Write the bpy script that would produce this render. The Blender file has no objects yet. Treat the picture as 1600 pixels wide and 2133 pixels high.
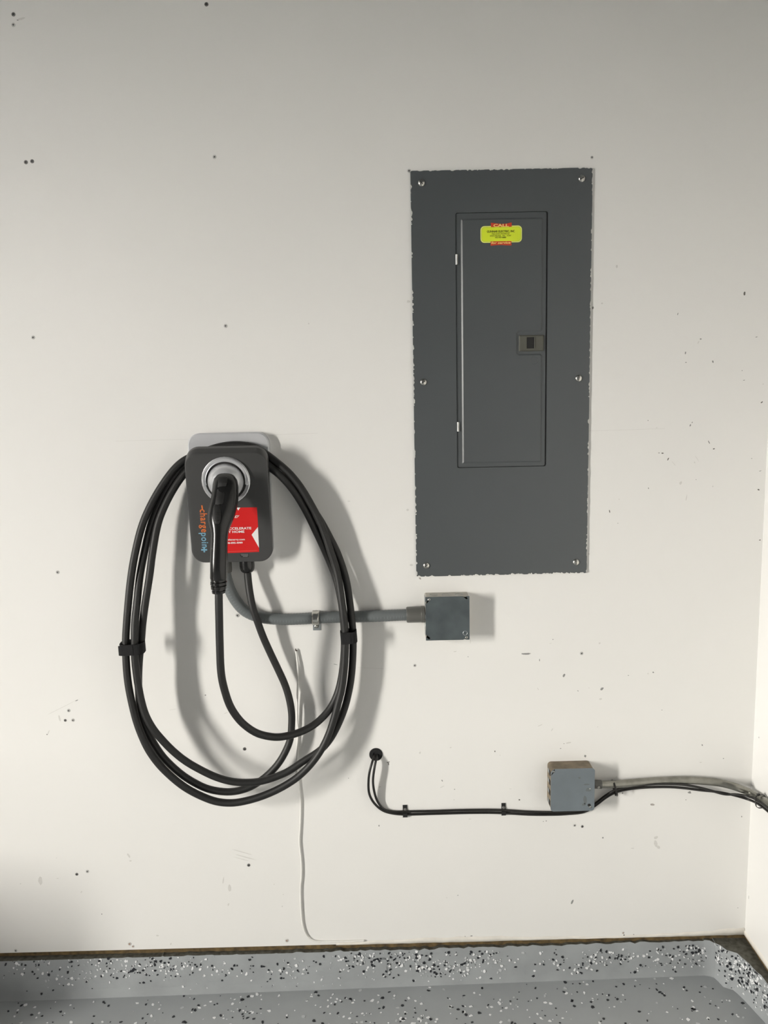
import bpy, bmesh, math, random
from mathutils import Vector, Matrix

random.seed(7)
scene = bpy.context.scene
C = scene.collection

# ------------------------------------------------------------------ camera
FPX, CX, CY = 1725.0, 800.0, 1066.5
CAM_D, CAM_H = 1.854, 1.435          # distance from the wall, height above the floor
PITCH, ROLL, YAW = math.radians(-8.1905), math.radians(1.1618), math.radians(-0.4688)
RM = Matrix.Rotation(YAW, 3, 'Z') @ Matrix.Rotation(PITCH, 3, 'X') @ Matrix.Rotation(ROLL, 3, 'Y')
cam_data = bpy.data.cameras.new('camera')
cam_data.sensor_fit = 'VERTICAL'
cam_data.sensor_height = 36.0
cam_data.lens = FPX / 2133.0 * 36.0
cam_data.clip_start = 0.05
cam = bpy.data.objects.new('camera', cam_data)
C.objects.link(cam)
right, fwd, up = RM @ Vector((1, 0, 0)), RM @ Vector((0, 1, 0)), RM @ Vector((0, 0, 1))
m = Matrix.Identity(4)
for i in range(3):
    m[i][0], m[i][1], m[i][2] = right[i], up[i], -fwd[i]
m[0][3], m[1][3], m[2][3] = 0.0, -CAM_D, CAM_H
cam.matrix_world = m
scene.camera = cam

# ------------------------------------------------------------------ sky, window light, exposure
WIN_X, WIN_Y0, WIN_Y1, WIN_Z0, WIN_Z1 = -3.2, -2.49, -2.13, 0.62, 2.30
world = bpy.data.worlds.new('overcast_sky')
scene.world = world
world.use_nodes = True
bg = world.node_tree.nodes['Background']
bg.inputs[0].default_value = (1.0, 0.962, 0.895, 1)
bg.inputs[1].default_value = 70.0
portal = bpy.data.lights.new('window_portal', 'AREA')
portal.shape = 'RECTANGLE'
portal.size, portal.size_y = WIN_Y1 - WIN_Y0, WIN_Z1 - WIN_Z0
portal.cycles.is_portal = True
po = bpy.data.objects.new('window_portal', portal)
C.objects.link(po)
po.location = (WIN_X - 0.03, (WIN_Y0 + WIN_Y1) / 2, (WIN_Z0 + WIN_Z1) / 2)
po.rotation_euler = (math.radians(90), 0, math.radians(-90))
scene.view_settings.view_transform = 'Standard'
scene.view_settings.look = 'None'
scene.view_settings.gamma = 1.0
scene.view_settings.use_curve_mapping = False
scene.view_settings.exposure = 1.2
scene.cycles.max_bounces = 10
scene.cycles.diffuse_bounces = 8
scene.cycles.glossy_bounces = 4
scene.cycles.use_denoising = True

# ------------------------------------------------------------------ where a pixel of the photo lies on a real surface
def ray(u, v):
    return RM @ Vector(((u - CX) / FPX, 1.0, -(v - CY) / FPX))
def W(u, v, d=0.0):                   # on the plane d metres in front of the back wall
    r = ray(u, v)
    t = (CAM_D - d) / r.y
    return Vector((r.x * t, -d, r.z * t + CAM_H))
def FL(u, v, z=0.0):                  # on a level plane
    r = ray(u, v)
    t = (z - CAM_H) / r.z
    return Vector((r.x * t, r.y * t - CAM_D, z))
def XP(u, v, x):                      # on a plane parallel to the right wall
    r = ray(u, v)
    t = x / r.x
    return Vector((x, r.y * t - CAM_D, r.z * t + CAM_H))
def PL(u, v, p0, n):                  # on any plane
    r = ray(u, v)
    o = Vector((0, -CAM_D, CAM_H))
    return o + r * ((p0 - o).dot(n) / r.dot(n))
def px(n, d=0.0):
    return n * (CAM_D - d) / FPX

# ------------------------------------------------------------------ materials
def lin(c):
    return tuple(((x / 255.0) / 12.92 if x / 255.0 <= 0.04045 else ((x / 255.0 + 0.055) / 1.055) ** 2.4) for x in c)
def mat(name, col, rough=0.5, metal=0.0, var=0.0, vscale=8.0, bump=0.0, bscale=200.0, col2=None, spec=0.5, detail=4.0):
    mt = bpy.data.materials.new(name)
    mt.use_nodes = True
    nt = mt.node_tree
    b = nt.nodes['Principled BSDF']
    b.inputs['Roughness'].default_value = rough
    b.inputs['Metallic'].default_value = metal
    b.inputs['Specular IOR Level'].default_value = spec
    b.inputs['Base Color'].default_value = (*col, 1)
    tc = nt.nodes.new('ShaderNodeTexCoord')
    if var > 0 or col2:
        n = nt.nodes.new('ShaderNodeTexNoise')
        n.inputs['Scale'].default_value = vscale
        n.inputs['Detail'].default_value = detail
        nt.links.new(tc.outputs['Object'], n.inputs['Vector'])
        r = nt.nodes.new('ShaderNodeValToRGB')
        r.color_ramp.elements[0].position = 0.3
        r.color_ramp.elements[1].position = 0.7
        c2 = col2 if col2 else tuple(x * (1 - var) for x in col)
        r.color_ramp.elements[0].color = (*c2, 1)
        r.color_ramp.elements[1].color = (*col, 1)
        nt.links.new(n.outputs['Fac'], r.inputs['Fac'])
        nt.links.new(r.outputs['Color'], b.inputs['Base Color'])
    if bump > 0:
        n2 = nt.nodes.new('ShaderNodeTexNoise')
        n2.inputs['Scale'].default_value = bscale
        n2.inputs['Detail'].default_value = 3
        nt.links.new(tc.outputs['Object'], n2.inputs['Vector'])
        bp = nt.nodes.new('ShaderNodeBump')
        bp.inputs['Strength'].default_value = bump
        bp.inputs['Distance'].default_value = 0.001
        nt.links.new(n2.outputs['Fac'], bp.inputs['Height'])
        nt.links.new(bp.outputs['Normal'], b.inputs['Normal'])
    return mt

M = {}
M['wall'] = mat('painted_wallboard', (0.80, 0.792, 0.768), 0.55, var=0.02, vscale=2.5, bump=0.12, bscale=60)
M['wall_white'] = mat('bright_white_paint', (0.80, 0.793, 0.772), 0.5, var=0.02, vscale=2.5, bump=0.12, bscale=60)
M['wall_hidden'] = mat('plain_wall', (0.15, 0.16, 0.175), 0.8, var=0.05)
M['ceiling'] = mat('ceiling_paint', (0.14, 0.15, 0.17), 0.9, var=0.03)  # unseen ceiling, toned dark to cut bounced light
M['trim'] = mat('painted_edge', (0.78, 0.75, 0.69), 0.6, var=0.12, vscale=40, bump=0.3, bscale=120)
M['sill'] = mat('bare_brown_sill', lin((118, 98, 62)), 0.85, col2=lin((66, 54, 36)), vscale=60)
M['epoxy'] = mat('grey_floor_coating', lin((158, 162, 164)), 0.32, var=0.12, vscale=3.0, bump=0.08, bscale=40)
M['epoxy_rough'] = mat('grey_curb_coating', lin((158, 162, 164)), 0.4, var=0.14, vscale=14.0, bump=0.5, bscale=60)
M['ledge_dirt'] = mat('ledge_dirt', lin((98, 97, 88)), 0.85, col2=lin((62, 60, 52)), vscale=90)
M['ground'] = mat('outside_ground', (0.13, 0.13, 0.125), 0.9, var=0.1, vscale=0.5)
M['flake_white'] = mat('white_flake', (0.78, 0.79, 0.80), 0.4, var=0.05)
M['flake_black'] = mat('black_flake', (0.018, 0.02, 0.025), 0.4, var=0.1)
M['flake_grey'] = mat('pale_grey_flake', (0.50, 0.52, 0.53), 0.4, var=0.1)
M['panel'] = mat('grey_enamel', lin((80, 84, 86)), 0.33, var=0.05, vscale=5, bump=0.06, bscale=500)
M['panel_dark'] = mat('dark_gap', (0.012, 0.012, 0.012), 0.8, var=0.1)
M['latch'] = mat('olive_grey_plastic', lin((88, 88, 80)), 0.35, var=0.06, vscale=30)
M['zinc'] = mat('bright_zinc', (0.62, 0.61, 0.57), 0.28, 1.0, var=0.15, vscale=60)
M['screw_dark'] = mat('dull_screw', (0.30, 0.29, 0.28), 0.45, 0.7, var=0.3, vscale=300)
M['screw_paint'] = mat('painted_screw', (0.62, 0.61, 0.59), 0.5, var=0.2, vscale=300)
M['recess'] = mat('screw_recess', (0.02, 0.02, 0.02), 0.8, var=0.1)
M['rust'] = mat('rusty_screw', lin((168, 120, 84)), 0.7, var=0.35, vscale=300)
M['galv'] = mat('galvanised_steel', (0.42, 0.44, 0.45), 0.45, 0.75, col2=(0.30, 0.33, 0.34), vscale=35)
M['galv_cover'] = mat('galvanised_cover', (0.125, 0.15, 0.158), 0.4, 0.5, col2=(0.085, 0.10, 0.107), vscale=22)
M['galv_side'] = mat('galvanised_side', (0.50, 0.48, 0.43), 0.5, 0.35, col2=(0.38, 0.36, 0.32), vscale=35)
M['box_blue'] = mat('blue_grey_cover', lin((118, 127, 133)), 0.45, 0.15, var=0.14, vscale=16)
M['box_dusty'] = mat('dusty_steel', lin((138, 126, 108)), 0.8, 0.1, col2=lin((104, 94, 78)), vscale=45)
M['conduit'] = mat('grey_flexible_conduit', lin((104, 109, 110)), 0.42, var=0.08, vscale=20)
M['fitting'] = mat('dark_grey_fitting', lin((92, 92, 88)), 0.4, var=0.08, vscale=20)
M['emt'] = mat('dull_conduit_steel', (0.33, 0.325, 0.29), 0.30, 0.85, col2=(0.20, 0.195, 0.17), vscale=40)
M['cable'] = mat('black_rubber', (0.0125, 0.0125, 0.012), 0.52, var=0.25, vscale=60, bump=0.15, bscale=700)
M['cord'] = mat('black_cord', (0.014, 0.013, 0.012), 0.38, var=0.2, vscale=60)
M['strap'] = mat('black_hook_and_loop', (0.012, 0.012, 0.013), 0.95, var=0.2, vscale=200, bump=0.8, bscale=900)
M['gloss'] = mat('glossy_black_plastic', (0.010, 0.010, 0.010), 0.24, var=0.1, vscale=40)
M['satin'] = mat('satin_black_plastic', (0.009, 0.009, 0.009), 0.58, var=0.1, vscale=40)
M['body'] = mat('charcoal_plastic', lin((68, 68, 68)), 0.3, var=0.05, vscale=20)
M['silver'] = mat('silver_paint', (0.74, 0.75, 0.77), 0.28, 0.55, var=0.05, vscale=30)
M['plate'] = mat('light_silver_plastic', (0.58, 0.59, 0.61), 0.4, 0.25, var=0.04, vscale=20)
M['orange'] = mat('orange_print', lin((214, 112, 52)), 0.5, var=0.04)
M['blue'] = mat('blue_print', lin((118, 164, 188)), 0.5, var=0.04)
M['red'] = mat('red_sticker', lin((205, 26, 26)), 0.38, var=0.05, vscale=30)
M['white_print'] = mat('white_print', (0.80, 0.79, 0.78), 0.5, var=0.03)
M['red_line'] = mat('pale_red_line', lin((222, 92, 84)), 0.5, var=0.03)
M['label_black'] = mat('black_label', (0.02, 0.02, 0.02), 0.45, var=0.1)
M['grey_print'] = mat('grey_print', (0.25, 0.25, 0.25), 0.5, var=0.05)
M['yellow'] = mat('neon_yellow_sticker', lin((222, 238, 52)), 0.45, var=0.04, vscale=40)
M['yellow_edge'] = mat('pale_yellow_rim', lin((232, 240, 130)), 0.45, var=0.03)
M['dark_yellow'] = mat('olive_line', lin((168, 178, 40)), 0.5, var=0.05)
M['banner'] = mat('orange_red_banner', lin((206, 66, 40)), 0.45, var=0.05)
M['cream_print'] = mat('cream_print', lin((250, 214, 130)), 0.5, var=0.03)
M['olive_print'] = mat('dark_olive_print', lin((62, 70, 14)), 0.5, var=0.05)
M['wire'] = mat('white_wire', (0.78, 0.77, 0.74), 0.45, var=0.06, vscale=80)
M['copper'] = mat('dark_wire_end', (0.06, 0.04, 0.025), 0.5, var=0.3)
M['scuff_dark'] = mat('dark_scuff', (0.14, 0.135, 0.12), 0.8, var=0.3, vscale=400)
M['scuff_grey'] = mat('grey_scuff', (0.30, 0.30, 0.29), 0.8, var=0.2, vscale=300)
M['scuff_faint'] = mat('faint_scuff', (0.675, 0.663, 0.635), 0.8, var=0.08, vscale=300)
M['scuff_brown'] = mat('brown_grey_chip', (0.42, 0.39, 0.36), 0.8, var=0.2, vscale=300)
M['paint_chip'] = mat('stray_wall_paint', (0.76, 0.75, 0.71), 0.6, var=0.05)

# ------------------------------------------------------------------ mesh helpers
ORIG = {}
def tag(o, label=None, cat=None, group=None, kind=None):
    if label: o['label'] = label
    if cat: o['category'] = cat
    if group: o['group'] = group
    if kind: o['kind'] = kind
    return o
def thing(name, loc, label, cat, group=None):
    o = bpy.data.objects.new(name, None)
    C.objects.link(o)
    o.empty_display_size = 0.03
    o.location = loc
    ORIG[o.name] = Vector(loc)
    return tag(o, label, cat, group)
def obj(name, verts, faces, mt, parent=None, smooth=False, mats=None, fm=None, origin=None, sharp=None):
    me = bpy.data.meshes.new(name)
    verts = [Vector(v) for v in verts]
    if parent is not None:
        base = ORIG[parent.name]
    else:
        base = Vector(origin) if origin is not None else sum(verts, Vector()) / len(verts)
    me.from_pydata([v - base for v in verts], [], faces)
    for mm in (mats or [mt]):
        me.materials.append(mm)
    if fm:
        for p, k in zip(me.polygons, fm): p.material_index = k
    bm = bmesh.new(); bm.from_mesh(me)
    bmesh.ops.recalc_face_normals(bm, faces=bm.faces)
    if smooth and sharp is not None:
        for e in bm.edges:
            if len(e.link_faces) == 2 and e.calc_face_angle(0) > math.radians(sharp): e.smooth = False
    bm.to_mesh(me); bm.free()
    if smooth:
        for p in me.polygons: p.use_smooth = True
    o = bpy.data.objects.new(name, me)
    C.objects.link(o)
    if parent is not None:
        o.parent = parent
        o.location = (0, 0, 0)
        ORIG[o.name] = base
    else:
        o.location = base
        ORIG[o.name] = base
    return o
class G:                                # gathers shapes into one mesh
    def __init__(s): s.v, s.f, s.m = [], [], []
    def add(s, vf, k=0):
        b = len(s.v); s.v += list(vf[0])
        for f in vf[1]: s.f.append([i + b for i in f]); s.m.append(k)
        return s
    def make(s, name, mt, parent=None, **kw):
        if isinstance(mt, list): return obj(name, s.v, s.f, None, parent, mats=mt, fm=s.m, **kw)
        return obj(name, s.v, s.f, mt, parent, **kw)
def box(a, b):
    x0, y0, z0 = (min(a[i], b[i]) for i in range(3)); x1, y1, z1 = (max(a[i], b[i]) for i in range(3))
    v = [(x0, y0, z0), (x1, y0, z0), (x1, y1, z0), (x0, y1, z0), (x0, y0, z1), (x1, y0, z1), (x1, y1, z1), (x0, y1, z1)]
    return v, [(0, 3, 2, 1), (4, 5, 6, 7), (0, 1, 5, 4), (1, 2, 6, 5), (2, 3, 7, 6), (3, 0, 4, 7)]
def loft(rings, cap0=True, cap1=True, closed=False):
    n = len(rings[0]); v = [Vector(p) for r in rings for p in r]; f = []
    k = len(rings)
    for i in range(k if closed else k - 1):
        a, b = i * n, ((i + 1) % k) * n
        for j in range(n): f.append((a + j, a + (j + 1) % n, b + (j + 1) % n, b + j))
    if not closed:
        if cap0: f.append(tuple(range(n - 1, -1, -1)))
        if cap1: f.append(tuple(range((k - 1) * n, k * n)))
    return v, f
def rrect(x0, x1, z0, z1, r, n=6):      # rounded rectangle, counter-clockwise, as 2D points
    r = min(r, (x1 - x0) / 2 - 1e-5, (z1 - z0) / 2 - 1e-5); out = []
    for cx, cz, a0 in ((x1 - r, z0 + r, -90), (x1 - r, z1 - r, 0), (x0 + r, z1 - r, 90), (x0 + r, z0 + r, 180)):
        for i in range(n + 1):
            a = math.radians(a0 + 90 * i / n); out.append((cx + r * math.cos(a), cz + r * math.sin(a)))
    return out
def offset(poly, d):                    # inward offset of a counter-clockwise polygon
    n = len(poly); out = []
    for i in range(n):
        p0, p1, p2 = Vector(poly[i - 1]), Vector(poly[i]), Vector(poly[(i + 1) % n])
        e1 = (p1 - p0).normalized(); e2 = (p2 - p1).normalized()
        n1, n2 = Vector((-e1.y, e1.x)), Vector((-e2.y, e2.x))
        k = n1 + n2; l = max(k.length_squared, 0.3)
        q = p1 + k * (2 * d / l); out.append((q.x, q.y))
    return out
def slab(poly, d0, d1, bev=0.0, put=None):   # 2D outline in (x, z) between depths d0 (back) and d1 (front) off the wall
    put = put or (lambda x, z, d: (x, -d, z))
    rings = [[put(x, z, d0) for x, z in poly]]
    if bev > 0:
        q = offset(poly, bev)
        rings += [[put(x, z, d1 - bev) for x, z in poly], [put(x, z, d1) for x, z in q]]
    else:
        rings += [[put(x, z, d1) for x, z in poly]]
    return loft(rings)
def frame_of(t):
    t = t.normalized(); a = Vector((0, 0, 1)) if abs(t.z) < 0.9 else Vector((1, 0, 0))
    u = a.cross(t).normalized(); return u, t.cross(u).normalized()
def smooth_path(pts, step):
    P = [Vector(p) for p in pts]; P = [P[0] * 2 - P[1]] + P + [P[-1] * 2 - P[-2]]; out = []
    for i in range(1, len(P) - 2):
        p0, p1, p2, p3 = P[i - 1:i + 3]
        t0 = 0.0; t1 = t0 + max((p1 - p0).length, 1e-6) ** 0.5; t2 = t1 + max((p2 - p1).length, 1e-6) ** 0.5; t3 = t2 + max((p3 - p2).length, 1e-6) ** 0.5
        n = max(1, int((p2 - p1).length / step + 0.5))
        for k in range(n):
            t = t1 + (t2 - t1) * k / n
            a1 = p0 * ((t1 - t) / (t1 - t0)) + p1 * ((t - t0) / (t1 - t0))
            a2 = p1 * ((t2 - t) / (t2 - t1)) + p2 * ((t - t1) / (t2 - t1))
            a3 = p2 * ((t3 - t) / (t3 - t2)) + p3 * ((t - t2) / (t3 - t2))
            b1 = a1 * ((t2 - t) / (t2 - t0)) + a2 * ((t - t0) / (t2 - t0))
            b2 = a2 * ((t3 - t) / (t3 - t1)) + a3 * ((t - t1) / (t3 - t1))
            out.append(b1 * ((t2 - t) / (t2 - t1)) + b2 * ((t - t1) / (t2 - t1)))
    out.append(P[-2])
    for _ in range(2):                   # take the small kinks out
        out = [out[0]] + [(out[i - 1] + out[i] * 2 + out[i + 1]) / 4 for i in range(1, len(out) - 1)] + [out[-1]]
    return out
def tube(path, r, n=12, rf=None, closed=False):
    path = [Vector(p) for p in path]; k = len(path); rings = []
    tan = lambda i: ((path[(i + 1) % k] - path[i - 1]) if closed else (path[min(i + 1, k - 1)] - path[max(i - 1, 0)])).normalized()
    u, w = frame_of(tan(0))
    for i, p in enumerate(path):
        t = tan(i); u = (u - t * u.dot(t)).normalized(); w = t.cross(u)
        rr = rf(i) if rf else r
        rings.append([p + (u * math.cos(2 * math.pi * j / n) + w * math.sin(2 * math.pi * j / n)) * rr for j in range(n)])
    return loft(rings, closed=closed)
def disc(c, ax, prof, n=20):             # turned shape: prof = [(radius, height along ax)]
    c = Vector(c); ax = Vector(ax).normalized(); u, w = frame_of(ax)
    return loft([[c + ax * h + (u * math.cos(2 * math.pi * j / n) + w * math.sin(2 * math.pi * j / n)) * r for j in range(n)] for r, h in prof])
def text(name, s, size, mt, parent, o, ex, ey, sx=1.0, bold=0.0, align='LEFT', shear=0.0, spacing=1.0):
    cu = bpy.data.curves.new('t', 'FONT'); cu.body = s; cu.size = size; cu.align_x = align; cu.offset = bold
    cu.resolution_u = 3; cu.shear = shear; cu.space_character = spacing
    to = bpy.data.objects.new('t', cu); C.objects.link(to)
    dg = bpy.context.evaluated_depsgraph_get(); dg.update()
    me = bpy.data.meshes.new_from_object(to.evaluated_get(dg))
    o, ex, ey = Vector(o), Vector(ex).normalized(), Vector(ey).normalized()
    vs = [o + ex * (v.co.x * sx) + ey * v.co.y for v in me.vertices]
    fs = [tuple(p.vertices) for p in me.polygons]
    bpy.data.objects.remove(to); bpy.data.curves.remove(cu); bpy.data.meshes.remove(me)
    return obj(name, vs, fs, mt, parent)
def patch(name, pts, mt, parent, thick=0.0003, nrm=Vector((0, -1, 0))):   # a thin piece stuck on a surface
    pts = [Vector(p) for p in pts]
    return obj(name, *loft([pts, [p + nrm * thick for p in pts]]), mt, parent)

RX = 0.879                               # the right wall
BB = 0.1032                              # bottom edge of the wallboard

# ------------------------------------------------------------------ the room
wall = obj('wall_back', *box((WIN_X, 0, BB), (RX + 0.10, 0.10, 2.6)), M['wall'], origin=(0, 0, BB)); tag(wall, 'off-white painted wallboard behind the charger', kind='structure')
wr = obj('wall_right', *box((RX, -6, BB), (RX + 0.10, 0, 2.6)), M['wall_white'], origin=(RX, -3, BB)); tag(wr, 'bright white wall at the right corner', kind='structure')
g = G()
for a, b in (((-6, WIN_Y0), (0, 2.6)), ((WIN_Y1, 0), (0, 2.6)), ((WIN_Y0, WIN_Y1), (0, WIN_Z0)), ((WIN_Y0, WIN_Y1), (WIN_Z1, 2.6))):
    g.add(box((WIN_X - 0.06, a[0], b[0]), (WIN_X, a[1], b[1])))
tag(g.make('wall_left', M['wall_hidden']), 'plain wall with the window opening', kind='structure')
g = G()
for a, b in (((WIN_Y0 - .06, WIN_Y0), (WIN_Z0 - .06, WIN_Z1 + .06)), ((WIN_Y1, WIN_Y1 + .06), (WIN_Z0 - .06, WIN_Z1 + .06)), ((WIN_Y0, WIN_Y1), (WIN_Z0 - .06, WIN_Z0)), ((WIN_Y0, WIN_Y1), (WIN_Z1, WIN_Z1 + .06))):
    g.add(box((WIN_X, a[0], b[0]), (WIN_X + 0.015, a[1], b[1])))
tag(g.make('window_1', M['trim']), 'casing around the open window', kind='structure')
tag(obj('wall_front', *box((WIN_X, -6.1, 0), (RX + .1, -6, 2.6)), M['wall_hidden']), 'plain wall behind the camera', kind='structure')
tag(obj('ceiling', *box((WIN_X, -6, 2.6), (RX + .1, 0.1, 2.7)), M['ceiling']), 'plain dark ceiling', kind='structure')
floor = obj('floor', *box((WIN_X, -6, -0.1), (RX + .1, 0.1, 0)), M['epoxy'], origin=(0, -1, 0)); tag(floor, 'grey coated floor with scattered flakes', kind='structure')
tag(obj('ground', *box((-70, -40, -0.3), (WIN_X - 0.06, 35, -0.1)), M['ground']), 'level ground outside the window', kind='structure')

tag(obj('sky_blocker', *box((WIN_X - 1.06, -6.1, 2.55), (WIN_X - 0.06, 0.1, 2.65)), M['wall_hidden']), 'unseen overhang added to block high sky light', kind='structure')  # unseen overhang, added to keep high sky light off the floor

# sill, curb
tag(obj('trim_1', *box((WIN_X, 0.004, -0.05), (RX + 0.1, 0.10, BB)), M['sill']), 'brown sill showing under the wallboard', kind='structure')
tag(obj('trim_2', *box((RX + 0.004, -6, -0.05), (RX + 0.1, 0.004, BB)), M['sill']), 'brown sill under the right wall', kind='structure')
def bot_y(x): return -0.0045 - 0.0161 * min(max(0.779 - x, 0), 2.2)
def top_y(x): return bot_y(x) * 0.45 - 0.001
CT = 0.0915
rows = []
xs = [WIN_X + 0.4 * i for i in range(9)]
x = -1.3
while x < 0.779: xs.append(x); x += 0.012
rng = random.Random(3)
foot = [((x, bot_y(x)), (x, top_y(x))) for x in xs] + [((.779, -.0045), (.779, -.004)), ((.792, -.0075), (.791, -.006)), ((.804, -.0155), (.802, -.012))]
foot_r = [((.803, .012), (.801, .012)), ((.804, -.0155), (.802, -.012)), ((.809, -.030), (.810, -.024)), ((.8136, -.049), (.819, -.040)), ((.822, -.054), (.828, -.046)), ((.8323, -.0594), (.838, -.054)), ((.838, -.074), (.845, -.070)), ((.8435, -.0916), (.852, -.090))]
yy = -.105
while yy > -1.6:
    k = min(1, (-.0916 - yy) / .08)
    foot_r.append(((.8435 + .018 * k, yy), (.852 + .014 * k, yy))); yy -= .013
foot_r += [((.862, -3), (.866, -3)), ((.862, -6), (.866, -6))]
def curb(name, ft, toward, label):
    v, f, fm = [], [], []; NZ = 9
    for i, (b, t) in enumerate(ft):
        jag = rng.uniform(-.0035, .0020) + rng.uniform(-.001, .001)
        for j in range(NZ):
            s = j / (NZ - 1); cove = .004 * max(0, 1 - s * 5) ** 2
            dx, dy = (0, -cove) if toward == 'y' else (-cove, 0)
            w = rng.uniform(-.0008, .0008) if 0 < j < NZ - 1 else 0
            p = [b[0] + (t[0] - b[0]) * s + dx, b[1] + (t[1] - b[1]) * s + dy, (CT + jag) * s - (0.002 if j == 0 else 0)]
            if toward == 'y': p[1] += w
            else: p[0] += w
            v.append(tuple(p))
        v.append((t[0], 0.02, CT + jag - .002) if toward == 'y' else (RX + .02, t[1], CT + jag - .002))
        v.append((b[0], 0.02, -.002) if toward == 'y' else (RX + .02, b[1], -.002))
    n = NZ + 2
    for i in range(len(ft) - 1):
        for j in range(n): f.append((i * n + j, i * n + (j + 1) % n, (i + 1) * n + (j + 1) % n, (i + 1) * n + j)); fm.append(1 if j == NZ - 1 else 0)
    fm += [0, 0]; f.append(tuple(range(n))); f.append(tuple(range((len(ft) - 1) * n, len(ft) * n))[::-1])
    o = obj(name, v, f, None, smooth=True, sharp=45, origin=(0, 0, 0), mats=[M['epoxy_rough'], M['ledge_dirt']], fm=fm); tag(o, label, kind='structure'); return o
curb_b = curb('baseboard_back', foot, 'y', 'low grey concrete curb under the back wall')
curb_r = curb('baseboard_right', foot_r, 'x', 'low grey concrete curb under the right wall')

# the uneven painted lower edge of the wallboard
def edge_strip(name, pts, parent):
    v, f = [], []
    for (x, zt, d) in pts: v += [(x, -0.0004, BB - .0005), (x, -d, BB - .0002), (x, -d * .8, zt - .002), (x, -0.0002, zt)]
    for i in range(len(pts) - 1):
        for j in range(3): f.append((i * 4 + j, i * 4 + j + 1, i * 4 + j + 5, i * 4 + j + 4))
    return obj(name, v, f, M['trim'], parent, smooth=True)
r2 = random.Random(5); pts = []
x = W(700, 1960)[0]
while x < RX - 0.001:
    pts.append((x, BB + .008 + .004 * math.sin(x * 9) + r2.uniform(-.0015, .0015) + (.004 if x > .8 else 0), .0020 + r2.uniform(0, .0012))); x += .02
pts.append((RX - .0005, BB + .014, .002))
edge_strip('paint_lip', pts, wall)
pr = []; y = 0.0
v, f = [], []
for i in range(60):
    y = -i * .03; zt = BB + .011 + r2.uniform(-.002, .002)
    v += [(RX + .0004, y, BB - .0005), (RX - .0025, y, BB - .0002), (RX - .0022, y, zt - .002), (RX, y, zt)]
for i in range(59):
    for j in range(3): f.append((i * 4 + j, i * 4 + j + 1, i * 4 + j + 5, i * 4 + j + 4))
obj('paint_lip', v, f, M['trim'], wr, smooth=True)

# faint sheet joints
for (u0, v0, u1, v1) in ((240, 919, 392, 915.5), (566, 906, 662, 902.5), (1225, 898, 1385, 893), (745, 1391, 800, 1393)):
    a, b = W(u0, v0), W(u1, v1)
    patch('joint_line', [a, b, b + Vector((0, 0, .0005)), a + Vector((0, 0, .0005))], M['scuff_faint'], wall, .0001)

# ------------------------------------------------------------------ paint flakes on the floor and curbs
def flake(g, c, n, e, size, k, rr):
    n = n.normalized(); e1 = (e - n * e.dot(n)).normalized(); e2 = n.cross(e1); m_ = rr.choice((4, 5, 5, 6)); a0 = rr.uniform(0, 6.28)
    el = rr.uniform(.55, 1.0); ea = rr.uniform(0, 3.14); pts = []
    for j in range(m_):
        a = a0 + 6.283 * (j + rr.uniform(-.25, .25)) / m_; r = size * rr.uniform(.7, 1.15)
        x_, y_ = r * math.cos(a), r * math.sin(a) * el
        pts.append(c + e1 * (x_ * math.cos(ea) - y_ * math.sin(ea)) + e2 * (x_ * math.sin(ea) + y_ * math.cos(ea)))
    g.add(loft([[p - n * .0003 for p in pts], [p + n * .0005 for p in pts]], cap0=False), k)
rr = random.Random(11)
kind_of = lambda: rr.choices((0, 1, 2), (44, 42, 14))[0]
size_of = lambda s=1.0: s * rr.choice((.0015, .0021, .0027, .0032, .0038, .0046))
FM = [M['flake_white'], M['flake_black'], M['flake_grey']]
gb = G()
clusters = [(40, 2010, 50, 14, 24), (120, 2030, 60, 14, 40), (115, 2006, 70, 8, 18), (240, 2012, 40, 12, 34), (275, 2024, 24, 8, 30), (215, 2010, 26, 10, 22), (345, 2022, 22, 10, 34), (390, 2010, 30, 9, 26), (330, 2008, 40, 9, 20), (470, 2018, 40, 9, 24), (560, 2014, 40, 9, 16), (620, 2020, 18, 6, 18), (590, 2030, 16, 8, 10), (700, 2010, 24, 14, 24), (760, 1998, 26, 12, 50), (790, 1990, 34, 14, 40), (850, 2008, 44, 18, 85), (905, 2014, 36, 12, 50), (870, 1985, 30, 8, 24), (980, 1994, 34, 12, 36), (960, 2018, 30, 14, 34), (1040, 2000, 24, 10, 20), (1010, 1985, 26, 8, 16), (1155, 2002, 16, 7, 16), (1140, 1972, 40, 6, 14), (1215, 2018, 14, 8, 20), (1275, 1993, 22, 7, 46), (1235, 1998, 18, 8, 18), (1380, 1992, 34, 12, 30), (1415, 2004, 26, 12, 24), (1455, 1972, 14, 9, 34), (1440, 1985, 26, 16, 24), (1475, 1998, 14, 20, 16), (1340, 2000, 40, 14, 16)]
def on_curb(u, v):
    p = W(u, v, .015)
    if p.x > .80 or p.z < .004 or p.z > CT - .004: return
    p = W(u, v, -(bot_y(p.x) * .75)); s = min(max(p.z / CT, 0), 1)
    y = bot_y(p.x) + (top_y(p.x) - bot_y(p.x)) * s - .0007
    flake(gb, Vector((p.x, y, p.z)), Vector((0, -1, .15)), Vector((1, 0, 0)), size_of(.92), kind_of(), rr)
for (u, v, su, sv, n) in clusters:
    for _ in range(n): on_curb(rr.gauss(u, su), rr.gauss(v, sv))
for _ in range(330): on_curb(rr.uniform(-60, 1490), rr.uniform(1962, 2085))
for _ in range(120):                     # along the joint with the floor
    u = rr.uniform(0, 900); on_curb(u, 2083 - u * .036 - rr.uniform(0, 9))
o = gb.make('paint_flakes', FM, curb_b); tag(o, 'black and white flakes in the curb coating', kind='stuff')
gf = G()
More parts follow.
